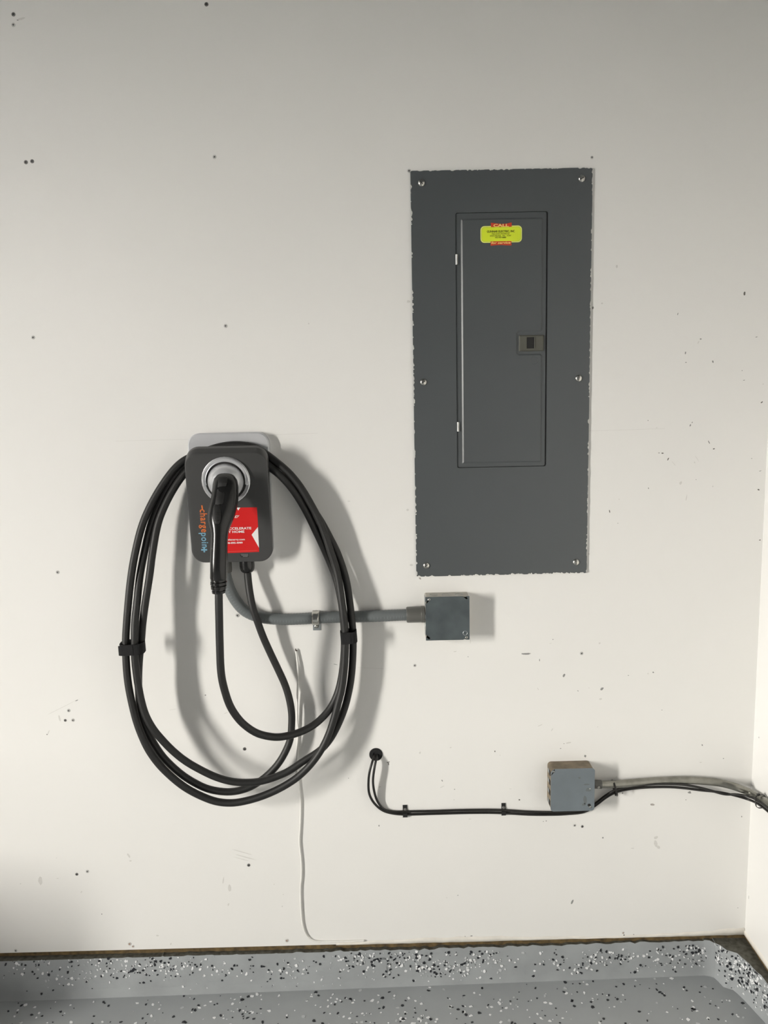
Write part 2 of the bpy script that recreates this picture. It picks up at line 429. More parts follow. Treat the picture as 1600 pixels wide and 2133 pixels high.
for _ in range(620):
    u, v = rr.uniform(-80, 1640), 2030 + 140 * rr.random() ** .9
    p = FL(u, v)
    if p.y > bot_y(p.x) - .006 or (p.x > .80 and p.y > -.06) or p.x > .835: continue
    flake(gf, p + Vector((0, 0, .0002)), Vector((0, 0, 1)), Vector((1, 0, 0)), size_of(1.15), kind_of(), rr)
for _ in range(1100):                    # the rest of the floor near the wall
    p = Vector((rr.uniform(-2, .83), rr.uniform(-1.3, -.2), .0002))
    flake(gf, p, Vector((0, 0, 1)), Vector((1, 0, 0)), size_of(1.15), kind_of(), rr)
for (u, v, n) in ((500, 2110, 16), (700, 2085, 12), (870, 2120, 18), (960, 2110, 12), (1280, 2080, 8), (1060, 2090, 14), (640, 2070, 10), (760, 2120, 12)):
    for _ in range(n):
        p = FL(rr.gauss(u, 22), rr.gauss(v, 8))
        if p.y < bot_y(p.x) - .006: flake(gf, p + Vector((0, 0, .0002)), Vector((0, 0, 1)), Vector((1, 0, 0)), size_of(), kind_of(), rr)
o = gf.make('paint_flakes', FM, floor); tag(o, 'black and white flakes in the floor coating', kind='stuff')
gr = G()
for _ in range(420):
    i = rr.choice([0, 1, 2, 3, 4, 5, 5, 6, 6, 7, 7, 8, 8, 9, 9, 10, 11, 12, 13, 14, 15, 16]); (b0, t0), (b1, t1) = foot_r[i], foot_r[i + 1]
    a, s = rr.random(), min(.95, max(.04, rr.gauss(.62, .26)))
    b_ = Vector((b0[0] + (b1[0] - b0[0]) * a, b0[1] + (b1[1] - b0[1]) * a)); t_ = Vector((t0[0] + (t1[0] - t0[0]) * a, t0[1] + (t1[1] - t0[1]) * a))
    q = b_ + (t_ - b_) * s; e = Vector((b1[0] - b0[0], b1[1] - b0[1], 0)); n = Vector((e.y, -e.x, 0))
    if n.x > 0: n = -n
    flake(gr, Vector((q.x, q.y, CT * s)) + n.normalized() * .0008, n, e, size_of(.95), kind_of(), rr)
o = gr.make('paint_flakes', FM, curb_r); tag(o, 'black and white flakes in the right curb coating', kind='stuff')

# ------------------------------------------------------------------ screws and scuffs of the wall
def screw_mesh():
    gg = G(); gg.add(disc((0, 0, 0), (0, -1, 0), [(.0042, 0), (.0042, .0003), (.0034, .0009), (.0018, .0009)], 14), 0)
    for a in (0, 90):
        c, s = math.cos(math.radians(a + 20)), math.sin(math.radians(a + 20)); e, p = Vector((c, 0, s)), Vector((-s, 0, c))
        q = [e * .0021 + p * .00055, e * .0021 - p * .00055, -e * .0021 - p * .00055, -e * .0021 + p * .00055]
        gg.add(loft([[Vector(k) + Vector((0, -.0007, 0)) for k in q], [Vector(k) + Vector((0, -.0012, 0)) for k in q]]), 1)
    return gg
def screw_data(nm, mt, rc='recess'):
    gg = screw_mesh(); o = gg.make(nm, [mt, M[rc]], None, origin=(0, 0, 0)); me = o.data; bpy.data.objects.remove(o); return me
SD = {'d': screw_data('screw_head', M['screw_dark']), 'p': screw_data('screw_head', M['screw_paint']), 'r': screw_data('screw_head', M['screw_paint'], 'rust')}
def wall_screw(u, v, k='p', s=1.0, parent=None):
    o = bpy.data.objects.new('screw', SD[k]); C.objects.link(o); o.parent = parent or wall
    o.location = W(u, v, 0.0) - ORIG[o.parent.name]; o.rotation_euler = (0, random.uniform(0, 3), 0); o.scale = (s, 1, s)
for a in ((28, 30, 'd'), (28, 52, 'p'), (430, 9, 'd'), (54, 338, 'd'), (67, 336, 'd'), (447, 327, 'p'), (1233, 328, 'p', .8), (852, 356, 'p'), (470, 679, 'p'), (69, 703, 'p'), (494.5, 1282, 'p', 1.1), (120, 1192, 'p'), (864, 1386, 'p', .9), (1211.5, 1361, 'p'), (143, 1480, 'p'), (136, 1500.5, 'd', .8), (152, 1500, 'p'), (509.5, 1560, 'd', 1.0), (160, 1821, 'd', .9), (182, 1815, 'p'), (518, 1802, 'd', .95), (270, 1966, 'r', 1.1), (277, 1971, 'r', .8), (33, 1980, 'p'), (597.5, 1959, 'r', 1.1), (1197, 1719, 'p', .9), (1213, 1721.5, 'd', .8), (1298, 1943, 'r', .7)):
    wall_screw(*a)
r3 = random.Random(21)
def scuff(u, v, w, h, ang, k, n=8, parent=None):
    c = W(u, v); pts = []
    for j in range(n):
        a = 6.283 * j / n; x_, z_ = px(w / 2) * math.cos(a) * r3.uniform(.7, 1.15), px(h / 2) * math.sin(a) * r3.uniform(.7, 1.15)
        ca, sa = math.cos(math.radians(ang)), math.sin(math.radians(ang))
        pts.append(c + Vector((x_ * ca - z_ * sa, 0, x_ * sa + z_ * ca)))
    patch('scuff', pts, M['scuff_' + k], parent or wall, r3.uniform(.0001, .0004))
for a in ((1551, 612, 4.5, 9, -5, 'dark'), (1412, 654, 2, 6, -15, 'grey'), (1460, 706, 4, 3, 0, 'grey'), (1455, 713, 2, 7, -30, 'faint'), (1428, 735, 3, 6, -10, 'grey'), (1429, 755, 3, 2, 0, 'grey'), (1485, 753, 3, 6, 20, 'grey'), (1587, 838, 6, 2.4, 35, 'dark'), (1438, 886, 3, 5, -20, 'grey'), (1442, 880, 2, 4, -30, 'grey'), (1477, 921, 2, 10, 30, 'scuff') if False else (1477, 921, 2, 10, 30, 'grey'), (1487, 935, 4, 3, 20, 'dark'), (1380, 944, 6, 2.5, -5, 'dark'), (1373, 943.5, 3, 2, 0, 'grey'), (1392, 956, 2.5, 7, -25, 'dark'), (1404, 966, 1, 15, 40, 'faint'), (1452, 955, 1, 18, 35, 'faint'), (1447, 963, 2, 5, 30, 'faint'), (1580, 1020, 5, 3, -30, 'dark'), (1584, 981, 6, 1.6, 15, 'grey'), (1351, 1017, 2, 4, 10, 'grey'), (1270, 1065, 2.2, 6, 12, 'dark'), (1418, 1006, 5, 8, -20, 'faint'), (1583, 1125, 5, 2.2, 10, 'dark'), (1290, 1040, 3, 2, -30, 'faint'), (1350, 876, 2, 2, 0, 'grey'), (1368, 891, 4, 1.5, 0, 'faint'), (1546, 772, 2, 2, 0, 'grey'), (1550, 792, 5, 1.5, 10, 'grey'), (1576, 702, 5, 1.5, 10, 'grey'), (1566, 955, 3, 1.5, 0, 'grey'), (1287, 1090, 2, 1.5, 0, 'grey'), (1590, 800, 3, 2, 20, 'faint'), (1450, 999, 2, 1.5, 0, 'grey'), (1485, 1013, 3, 4, 0, 'faint'), (1430, 1037, 2, 14, -8, 'faint'),
          (1095, 1362, 21, 4.5, 0, 'grey'), (1100, 1362, 14, 5, 5, 'faint'), (1175, 1407, 6, 8.5, -20, 'grey'), (1254, 1435, 9, 6, 40, 'grey'), (1361, 1400.5, 4, 4, 0, 'grey'), (1350, 1403, 3, 3, 0, 'faint'), (1249, 1340, 5, 4, 30, 'faint'), (1121, 1435, 2, 6, 30, 'faint'), (1204, 1439, 4, 2, -40, 'grey'), (1227, 1433, 2, 2, 0, 'faint'), (1125, 1511, 12, 2, 25, 'faint'), (1150, 1520, 2, 9, -30, 'faint'), (1219, 1575, 5, 6, 20, 'grey'), (1031, 1565, 2.4, 4, 0, 'dark'), (1152, 1332, 3, 2, 40, 'grey'), (1147, 1340, 6, 1, 10, 'faint'), (1124, 1375, 1.6, 6, 0, 'grey'), (1251, 1456, 7, 4, 10, 'faint'), (1309, 1407, 3, 1.5, -20, 'grey'), (1379, 1479, 2, 2, 0, 'grey'), (1175, 1549, 2, 2, 0, 'grey'), (1168, 1559, 3, 2, 30, 'grey'), (1185, 1547, 12, 4, 10, 'faint'), (1245, 1514, 3, 1.6, 40, 'faint'),
          (875, 1568, 4, 6, -20, 'faint'), (809, 1587.5, 9, 2, 10, 'dark'), (809.5, 1591, 2, 7, 10, 'dark'), (921, 1626, 2, 6, 25, 'grey'), (921, 1639, 12, 1.4, 25, 'faint'), (791, 1639, 6, 3, 10, 'faint'), (1082, 1666, 5, 3, 10, 'dark'), (789.5, 1720, 3, 4, 0, 'grey'), (947, 1644, 3, 2, 0, 'grey'), (946, 1666, 3, 2, 0, 'faint'), (979, 1706, 8, 2, 0, 'faint'), (1132, 1711, 2.4, 2, 0, 'grey'), (1138, 1710, 2.4, 3, 0, 'grey'), (1063, 1643, 7, 1.4, 0, 'faint'), (939, 1557, 4, 3, 20, 'faint'), (1042, 1573, 2, 2, 0, 'faint'),
          (1463, 1552, 3, 5, 20, 'grey'), (1359, 1676, 11, 6, -5, 'brown'), (1436, 1651, 9, 5, -10, 'grey'), (1437, 1650, 5, 4, 0, 'dark'), (1256, 1745, 4, 4.5, 0, 'grey'), (1366, 1745, 10, 8, 20, 'faint'), (1366, 1757, 8, 16, 10, 'faint'), (1372, 1765, 7, 10, 30, 'faint'), (1545, 1701, 2.4, 4, 0, 'grey'), (1429, 1666, 2, 2, 0, 'dark'), (1297, 1652, 4, 2.4, 20, 'dark'), (1286, 1657, 4, 5, -30, 'grey'), (1507, 1580, 3, 2, 0, 'grey'), (1460, 1588, 6, 2, 0, 'faint'), (1318, 1767, 9, 2, 0, 'faint'), (1192, 1879, 5, 12, -22, 'grey'), (954, 1865, 2, 3, -30, 'grey'), (931, 1870, 3, 2, 0, 'faint'), (1537, 1891, 2, 2, 0, 'grey'),
          (128, 1474, 88, 1.0, 26, 'faint'), (160, 1459, 7, 2, 25, 'grey'), (124, 1496, 4, 14, 8, 'faint'), (101, 1526, 3, 12, -25, 'faint'), (98, 1530, 3, 3, 0, 'grey'), (428, 1448, 3, 3, 0, 'grey'), (360, 1478, 20, 1, 8, 'faint'), (471, 1485, 10, 1.4, 25, 'faint'), (118, 1787, 4, 1.4, 0, 'faint'), (43, 1841, 4, 2, 0, 'faint'), (84, 1835, 11, 22, 0, 'faint'), (170, 1857, 4, 2, -30, 'faint'), (268, 1782, 5, 12, 25, 'faint'), (272, 1793, 6, 4, 0, 'faint'), (478, 1850, 8, 16, 0, 'faint'), (465, 1835, 3, 18, -10, 'faint'), (476, 1884, 4, 7, -20, 'faint'), (505, 1775, 60, 2, -18, 'faint'), (510, 1785, 50, 2, -18, 'faint'), (505, 1790, 40, 1.6, -18, 'faint'), (328, 1949, 7, 4, 0, 'faint'), (356, 1966, 4, 7, -25, 'faint'), (212, 1904, 3, 3, 0, 'grey'), (169, 1859, 3, 2, 0, 'faint'), (588, 1888, 3, 4, 0, 'faint'), (571, 1842, 3, 2, 20, 'faint'), (590, 1863, 3, 2, 0, 'faint'), (44, 39, 16, 4, 12, 'faint'), (37, 42, 4, 2, 0, 'grey'), (643, 674, 3, 4, 30, 'faint'), (727, 1044, 7, 2, 0, 'faint'), (699, 1384, 10, 1.2, -15, 'grey'), (980, 1335, 1.2, 14, 0, 'faint'), (948, 1357, 8, 2, 10, 'faint'), (975, 1368, 2, 2, 0, 'grey'), (726, 1621, 2, 2, 0, 'grey'), (857, 1177, 8, 5, 0, 'faint'), (1227, 1154, 5, 4, 0, 'faint'), (849, 1062, 6, 5, 0, 'faint'), (851, 628, 8, 6, 0, 'faint'), (1235, 641, 4, 6, 0, 'grey'), (1254, 632, 5, 3, 0, 'faint'), (875, 1205, 6, 4, -45, 'brown'), (1285, 555, 5, 8, 0, 'faint'), (1520, 1937, 8, 3, 0, 'faint'), (120, 1830, 7, 1.6, 0, 'faint'), (1480, 1943, 7, 4, 0, 'dark'), (1300, 1948, 4, 3, 0, 'dark'), (1320, 1947, 3, 3, 0, 'dark'), (1365, 1949, 7, 1.6, 0, 'grey'), (982, 1949.5, 6, 1.6, 0, 'dark'), (982, 1955, 6, 2, 0, 'dark'), (969, 1951, 1.4, 4, 0, 'dark')):
    scuff(*a)
for (y0, z0, w, h) in ((-.012, .205, .0012, .008), (-.025, .62, .002, .003)):
    c = Vector((RX, y0, z0)); patch('scuff', [c, c + Vector((0, -w, 0)), c + Vector((0, -w, h)), c + Vector((0, 0, h))], M['scuff_grey'], wr, .0002, Vector((-1, 0, 0)))

# ------------------------------------------------------------------ electrical panel
TL, TR, BL, BR = W(855, 358), W(1235, 348.5), W(867, 1200), W(1220.5, 1193.5)
PX0, PX1, PZ0, PZ1 = (TL.x + BL.x) / 2, (TR.x + BR.x) / 2, (BL.z + BR.z) / 2, (TL.z + TR.z) / 2
ep = thing('electrical_panel', ((PX0 + PX1) / 2, 0, PZ0), 'tall dark grey breaker panel cover with a yellow sticker on its door', 'panel')
CD = 0.0040                               # front of the cover
dx0, dx1 = W(949.5, 443, CD).x, W(1140.5, 440, CD).x
dx0 = (W(949.5, 443, CD).x + W(951.5, 976, CD).x) / 2; dx1 = (W(1141.5, 440, CD).x + W(1138.5, 970, CD).x) / 2
dz1, dz0 = (W(1045, 441.5, CD).z), W(1045, 973, CD).z
outer = rrect(PX0, PX1, PZ0, PZ1, .004, 3); n = len(outer)
inner = rrect(dx0, dx1, dz0, dz1, .0045, 3)
o2 = offset(outer, .0005)
rings = [[(x, 0, z) for x, z in outer], [(x, -CD + .0005, z) for x, z in outer], [(x, -CD, z) for x, z in o2], [(x, -CD, z) for x, z in inner], [(x, -.0001, z) for x, z in inner]]
obj('cover', *loft(rings, False, False), M['panel'], ep)
obj('door_gap', *slab(inner, .0001, .0004), M['panel_dark'], ep)
DD = 0.0016
door = obj('door', *slab(rrect(dx0 + .0007, dx1 - .0026, dz0 + .0008, dz1 - .0007, .004, 3), .0004, DD, .0005), M['panel'], ep)
rx0, rx1 = (W(960, 456, DD).x + W(963, 965, DD).x) / 2, (W(1131, 456, DD).x + W(1128, 960, DD).x) / 2
rz0, rz1 = W(1045, 964, DD).z, W(1045, 454.5, DD).z
nz1, nz0, nx = W(1108, 691.5, DD).z, W(1108, 737, DD).z, W(1078, 714, DD).x
raised = [(rx0, rz0), (rx1, rz0), (rx1, nz0 - .004), (rx1 - .004, nz0), (nx + .003, nz0), (nx, nz0 + .003), (nx, nz1 - .003), (nx + .003, nz1), (rx1 - .004, nz1), (rx1, nz1 + .004), (rx1, rz1 - .003), (rx1 - .003, rz1), (rx0 + .002, rz1), (rx0, rz1 - .002)]
RD = DD + .0022
q = offset(raised, .0034)
rp = loft([[(x, -DD + .0002, z) for x, z in raised], [(x, -DD - .0004, z) for x, z in raised], [(x, -RD, z) for x, z in q]])
obj('raised_field', *rp, M['panel'], door)
lx0, lx1, lz0, lz1 = W(1081, 714, RD).x, W(1133, 714, RD).x, W(1107, 731.5, RD).z, W(1107, 698, RD).z
latch = obj('latch', *slab(rrect(lx0, lx1, lz0, lz1, .002, 3), DD, RD + .0022, .0022), M['latch'], ep)
sx0, sx1, sz0, sz1 = W(1097, 714, RD).x, W(1112.5, 714, RD).x, W(1105, 726, RD).z, W(1105, 702.5, RD).z
obj('latch_slot', *box((sx0, -RD - .0018, sz0), (sx1, -RD - .0026, sz1)), M['panel_dark'], latch)
obj('latch_thumb', *slab(rrect(sx1, sx1 + .0022, sz0, sz1, .0006, 2), RD + .001, RD + .0036, .0008), M['latch'], latch)
c = W(1113, 751, RD)
obj('knockout', *tube([c + Vector((.0082 * math.cos(a), -.0001, .0082 * math.sin(a))) for a in [6.283 * i / 24 for i in range(24)]], .0004, 5, closed=True), M['panel'], door)
for (u, v0, v1) in ((951.5, 530, 551), (954.5, 879.5, 898.5)):
    a, b = W(u, v1, CD), W(u, v0, CD)
    obj('hinge', *tube([a + Vector((0, .0005, 0)), b + Vector((0, .0005, 0))], .0027, 10), M['zinc'], ep, smooth=True, sharp=40)
for (u, v, ang) in ((878, 381, -50), (1212, 372, 25), (882, 796, 30), (1205.5, 788, 80), (888, 1178, 40), (1200, 1171, 85)):
    c = W(u, v, CD); c.y = -CD
    s = obj('screw', *disc(c, (0, -1, 0), [(.0074, 0), (.0074, .0010), (.0066, .0022), (.0048, .0032), (.0024, .0038), (.0005, .0040)], 22), M['zinc'], ep, smooth=True, sharp=50)
    e, p = Vector((math.cos(math.radians(ang)), 0, math.sin(math.radians(ang)))), Vector((-math.sin(math.radians(ang)), 0, math.cos(math.radians(ang))))
    qd = [e * .0045 + p * .0007, e * .0045 - p * .0007, -e * .0045 - p * .0007, -e * .0045 + p * .0007]
    obj('slot', *loft([[c + k + Vector((0, -.0028, 0)) for k in qd], [c + k + Vector((0, -.0041, 0)) for k in qd]]), M['recess'], s)
# wall paint brushed over the edge of the cover
g = G(); r4 = random.Random(9)
def chips(a, b, inw, n, lo, hi):
    a, b, inw = Vector(a), Vector(b), Vector(inw); t = (b - a)
    for _ in range(n):
        s = r4.random(); c = a + t * s; w = r4.uniform(.0012, .006); h = r4.uniform(lo, hi); e = t.normalized()
        k = [c - e * w, c - e * w * .4 + inw * h, c + e * w * r4.uniform(-.1, .5) + inw * h * r4.uniform(.5, 1.1), c + e * w]
        k = [p + inw * .0002 for p in k]
        jy = r4.uniform(.00008, .0005); g.add(loft([k, [p + Vector((0, -jy, 0)) for p in k]]))
y = -CD
chips((PX0, y, PZ0), (PX0, y, PZ1), (1, 0, 0), 80, .0006, .0030); chips((PX1, y, PZ0), (PX1, y, PZ1), (-1, 0, 0), 70, .0004, .0022)
chips((PX0, y, PZ0), (PX1, y, PZ0), (0, 0, 1), 55, .0006, .0032); chips((PX0, y, PZ1), (PX1, y, PZ1), (0, 0, -1), 45, .0004, .0020)
o = g.make('paint_smears', M['paint_chip'], ep); tag(o, 'white wall paint smeared along the cover edge', kind='stuff')
# service sticker
SDp = RD + .0002
def at(u, v, e=0.0): return W(u, v, SDp + e)
sx0, sx1, sz0, sz1 = at(1001, 488).x, at(1087.4, 488).x, at(1044, 505.3).z, at(1044, 470.3).z
stk = obj('service_sticker', *slab(rrect(sx0, sx1, sz0, sz1, .0085, 6), RD, SDp + .0001), M['yellow_edge'], ep); stk['label'] = 'yellow service sticker with orange-red banners'
obj('field', *slab(rrect(sx0 + .0022, sx1 - .0022, sz0 + .0022, sz1 - .0022, .0068, 6), SDp, SDp + .0002), M['dark_yellow'], stk)
obj('field', *slab(rrect(sx0 + .0027, sx1 - .0027, sz0 + .0027, sz1 - .0027, .0064, 6), SDp, SDp + .0003), M['yellow'], stk)
def ban(pts): patch('banner', [at(u, v, .0003) for u, v in pts], M['banner'], stk, .00015)
ban([(1022.9, 473), (1066, 472.3), (1066, 463.2), (1055, 465.8), (1044, 466.4), (1033, 465.2), (1022.7, 464)])
ban([(1022, 512), (1032, 510.8), (1044, 510.2), (1055, 511), (1065.6, 511.2), (1065.4, 502.2), (1022, 503)])
EX, EZ = Vector((1, 0, 0)), Vector((0, 0, 1))
def st(s, u, v, hpx, mt, w, bold=0.0, shear=0.0, par=stk):     # centred line fitted to a width
    o_ = at(u, v, .0006); size = px(hpx) / .70
    t = text('lettering', s, size, mt, par, o_, EX, EZ, 1.0, bold, 'CENTER', shear)
    xs_ = [q_.co.x for q_ in t.data.vertices]; cx_ = (max(xs_) + min(xs_)) / 2; k = px(w) / (max(xs_) - min(xs_))
    for q_ in t.data.vertices: q_.co.x = (o_.x - ORIG[par.name].x) + (q_.co.x - cx_) * k
st('CALL', 1044, 472.2, 5.2, M['cream_print'], 31, .0003)
st('GUNNAR ELECTRIC, INC', 1043.5, 484, 4.0, M['olive_print'], 56, .00012)
st('7960 EDEN PRAIRIE RD', 1043, 488.4, 2.6, M['olive_print'], 36)
st('EDEN PRAIRIE   MN   55347', 1043, 492.3, 2.6, M['olive_print'], 42)
st('952-937-8880', 1043, 496.0, 2.7, M['olive_print'], 22, .00006)
st('for service', 1043.5, 507.6, 3.9, M['cream_print'], 39, .0002, .2)

# ------------------------------------------------------------------ charger
PZB, PZT = W(480, 1166, .02).z, W(477, 901.5, .02).z
px0, px1 = (W(394, 950, .02).x + W(400.5, 1140, .02).x) / 2, (W(560, 950, .02).x + W(569.5, 1130, .02).x) / 2
ch = thing('ev_charger', ((px0 + px1) / 2, 0, PZB), 'charcoal wall charger with a silver back plate and a red sticker', 'charger')
obj('back_plate', *slab(rrect(px0, px1, PZB, PZT, .026, 8), 0.0, .02, .0025), M['plate'], ch, smooth=True, sharp=35)
f_top, f_bot = W(470, 944.5, .072), W(480, 1171, .042)
fu = (f_top - f_bot); fu.x = 0; fu.normalize(); fn = Vector((1, 0, 0)).cross(fu); fn = fn if fn.y < 0 else -fn
FO = Vector(((px0 + px1) / 2, f_bot.y, f_bot.z))
FHt = (f_top.z - f_bot.z) / fu.z
def FP(x, s, h=0.0): return FO + EX * x + fu * s + fn * h
def onface(u, v, h=0.0): return PL(u, v, FO + fn * h, fn)
bl = (PL(385.5, 985, FO, fn).x + PL(399, 1135, FO, fn).x) / 2 - FO.x; br_ = (PL(556, 985, FO, fn).x + PL(568, 1125, FO, fn).x) / 2 - FO.x
def ring_at(grow, top, r, h): return [FP(x, s, h) for x, s in rrect(bl - grow, br_ + grow, -grow * .6, FHt + top, r, 8)]
body = obj('body', *loft([ring_at(-.004, .010, .028, -.026), ring_at(.0008, .0125, .030, -.020), ring_at(.0010, .0095, .030, -.012), ring_at(.0010, .0030, .030, -.0034), ring_at(.0003, .0012, .029, -.0014), ring_at(-.0008, 0, .0285, -.0004), ring_at(-.0026, -.0018, .027, 0)]), M['body'], ch, smooth=True, sharp=14)
nz = FO.z + FHt * .62
obj('neck', *loft([[(FO.x + .052 * math.cos(a), -.018, nz + .052 * math.sin(a)) for a in [6.283 * i / 28 for i in range(28)]], [(FO.x + .052 * math.cos(a), -.036, nz + .052 * math.sin(a)) for a in [6.283 * i / 28 for i in range(28)]]]), M['body'], ch, smooth=True, sharp=40)
# holster
HC = onface(470.7, 1001)
def FQ(x, s, h): return HC + EX * x + fu * s + fn * h
RO = px(50.5, .07)
def circ(r, h, a0=0, a1=360, n=36, sx=1): return [FQ(r * math.cos(math.radians(a0 + (a1 - a0) * i / n)) * sx, r * math.sin(math.radians(a0 + (a1 - a0) * i / n)), h) for i in range(n)]
hol = obj('holster_dish', *loft([circ(RO * 1.005, -.001), circ(RO * 1.005, .0015), circ(RO * .97, .0025), circ(RO * .80, .0010)]), M['silver'], ch, smooth=True, sharp=35)
obj('holster_recess', *loft([circ(RO * .85, .0005), circ(RO * .85, .0032), circ(RO * .80, .0034)]), M['panel_dark'], hol)
rings = []; NA = 40
for i in range(NA + 1):
    a = -12 + 204 * i / NA; ca, sa = math.cos(math.radians(a)), math.sin(math.radians(a)); w = []
    e = min(i, NA - i); k = min(1, .55 + e * .2)
    for (r, h) in ((RO * .995, .0008), (RO * .985, .0065 * k), (RO * .94, .0085 * k), (RO * .86, .0080 * k), (RO * .815, .0055 * k), (RO * .81, .0008)): w.append(FQ(r * ca, r * sa, h))
    rings.append(w)
bz = obj('holster_ring', *loft(rings), M['silver'], ch, smooth=True, sharp=40)
# domed cup the connector hangs from, open below
DR = px(37.8, .08); v, f = [], []; NT, NP = 36, 12
dome = []
for j in range(NP + 1):
    th = math.pi / 2 * j / NP
    dome.append([FQ(DR * math.cos(th) * math.cos(2 * math.pi * i / NT), -.001 + DR * math.cos(th) * math.sin(2 * math.pi * i / NT), .002 + .036 * math.sin(th) ** 1.0) for i in range(NT)])
obj('holster_dome', *loft(dome[:-1] + [[p * .98 + FQ(0, -.001, .038) * .02 for p in dome[-1]]]), M['silver'], ch, smooth=True, sharp=60)
# print on the face
lu0 = onface(415.0, 1062, .0004); lu1 = onface(423.5, 1152, .0004)
ldn = Vector((0, lu1.y - lu0.y, lu1.z - lu0.z)).normalized()
def logo(s, v0, v1, mt, u0):
    o_ = onface(u0, v0, .0004); t = text('logo_lettering', s, px(14.6, .06) / .70, mt, ch, o_, ldn, EX, .62, .00036, 'LEFT', 0.0, 1.12)
    L = (onface(u0, v1, .0004) - o_).length; b_ = ORIG[ch.name]; loc = [(q_.co + b_ - o_).dot(ldn) for q_ in t.data.vertices]; a_, e_ = min(loc), max(loc)
    for q_, l_ in zip(t.data.vertices, loc): q_.co += ldn * ((l_ - a_) * L / (e_ - a_) - l_)
logo('charge', 1061, 1109, M['orange'], 416.2)
logo('poin', 1110, 1141, M['blue'], 418.7)
def bar(pts, mt, par=ch, h=.0004): patch('logo_mark', [onface(u, v, h) for u, v in pts], mt, par, .0001, fn)
bar([(419.0, 1052.5), (422.0, 1052.5), (423.4, 1062), (420.4, 1062)], M['orange'])
bar([(419.0, 1143.5), (431.5, 1143.5), (431.5, 1147), (419.0, 1147)], M['blue'])
bar([(423.5, 1138.5), (427.0, 1138.5), (427.4, 1150.5), (423.9, 1150.5)], M['blue'], h=.0006)
# red sticker
def fpatch(name, pts, mt, par, h): return patch(name, [onface(u, v, h) for u, v in pts], mt, par, .00012, fn)
rs = fpatch('red_sticker', [(461, 1058), (535.4, 1056.6), (537.8, 1098), (539.8, 1149.5), (466, 1152.5)], M['red'], ch, .0002); rs['label'] = 'red promotional sticker with white lettering'
fpatch('white_wedge', [(537.4, 1097.6), (539.6, 1141), (524.2, 1113.8)], M['white_print'], rs, .00035)
fpatch('white_wedge', [(492.5, 1057.5), (500.4, 1057.3), (496.6, 1063.2)], M['white_print'], rs, .00035)
fpatch('thin_line', [(467, 1149.0), (535.4, 1146.4), (535.4, 1146.9), (467, 1149.6)], M['red_line'], rs, .00035)
def ft(s, ur, v, hpx, w, bold=0.0, shear=0.0):
    o_ = onface(ur, v, .0005); t = text('lettering', s, px(hpx, .05) / .70, M['white_print'], rs, o_, EX, fu, 1.0, bold, 'RIGHT', shear)
    xs_ = [q_.co.x for q_ in t.data.vertices]; k = px(w, .05) / (max(xs_) - min(xs_)); xr = max(xs_)
    for q_ in t.data.vertices: q_.co.x = xr + (q_.co.x - xr) * k
ft('ACCELERATE', 523.6, 1102.4, 4.9, 53.5, .00018)
ft('AT HOME', 509.3, 1109.6, 4.9, 40, .00018)
ft('xcelenergy.com', 510.4, 1125.2, 3.9, 43, .00012)
ft('800-895-4999', 505.6, 1132.2, 3.9, 36, .00015)
ft('Energy', 497.6, 1077, 6.0, 28, 0, .35)
lb = fpatch('rating_label', [(500.0, 1153.4), (518.2, 1152.8), (518.2, 1160.6), (503, 1161), (500.2, 1158)], M['label_black'], ch, .0002)
for i, (a, b) in enumerate(((501.5, 517), (503, 517), (506, 516))):
    fpatch('fine_print', [(a, 1154.3 + 2.2 * i), (b, 1154.0 + 2.2 * i), (b, 1154.9 + 2.2 * i), (a, 1155.2 + 2.2 * i)], M['grey_print'], lb, .00033)
# glands under the body
c = W(514.5, 1171, .0235); c.y = -.0235
obj('cable_gland', *disc(c + Vector((0, 0, .006)), (0, 0, -1), [(.0165, 0), (.0168, .014), (.0163, .020), (.0146, .025), (.0115, .0285), (.0088, .0295)], 28), M['gloss'], ch, smooth=True, sharp=50)

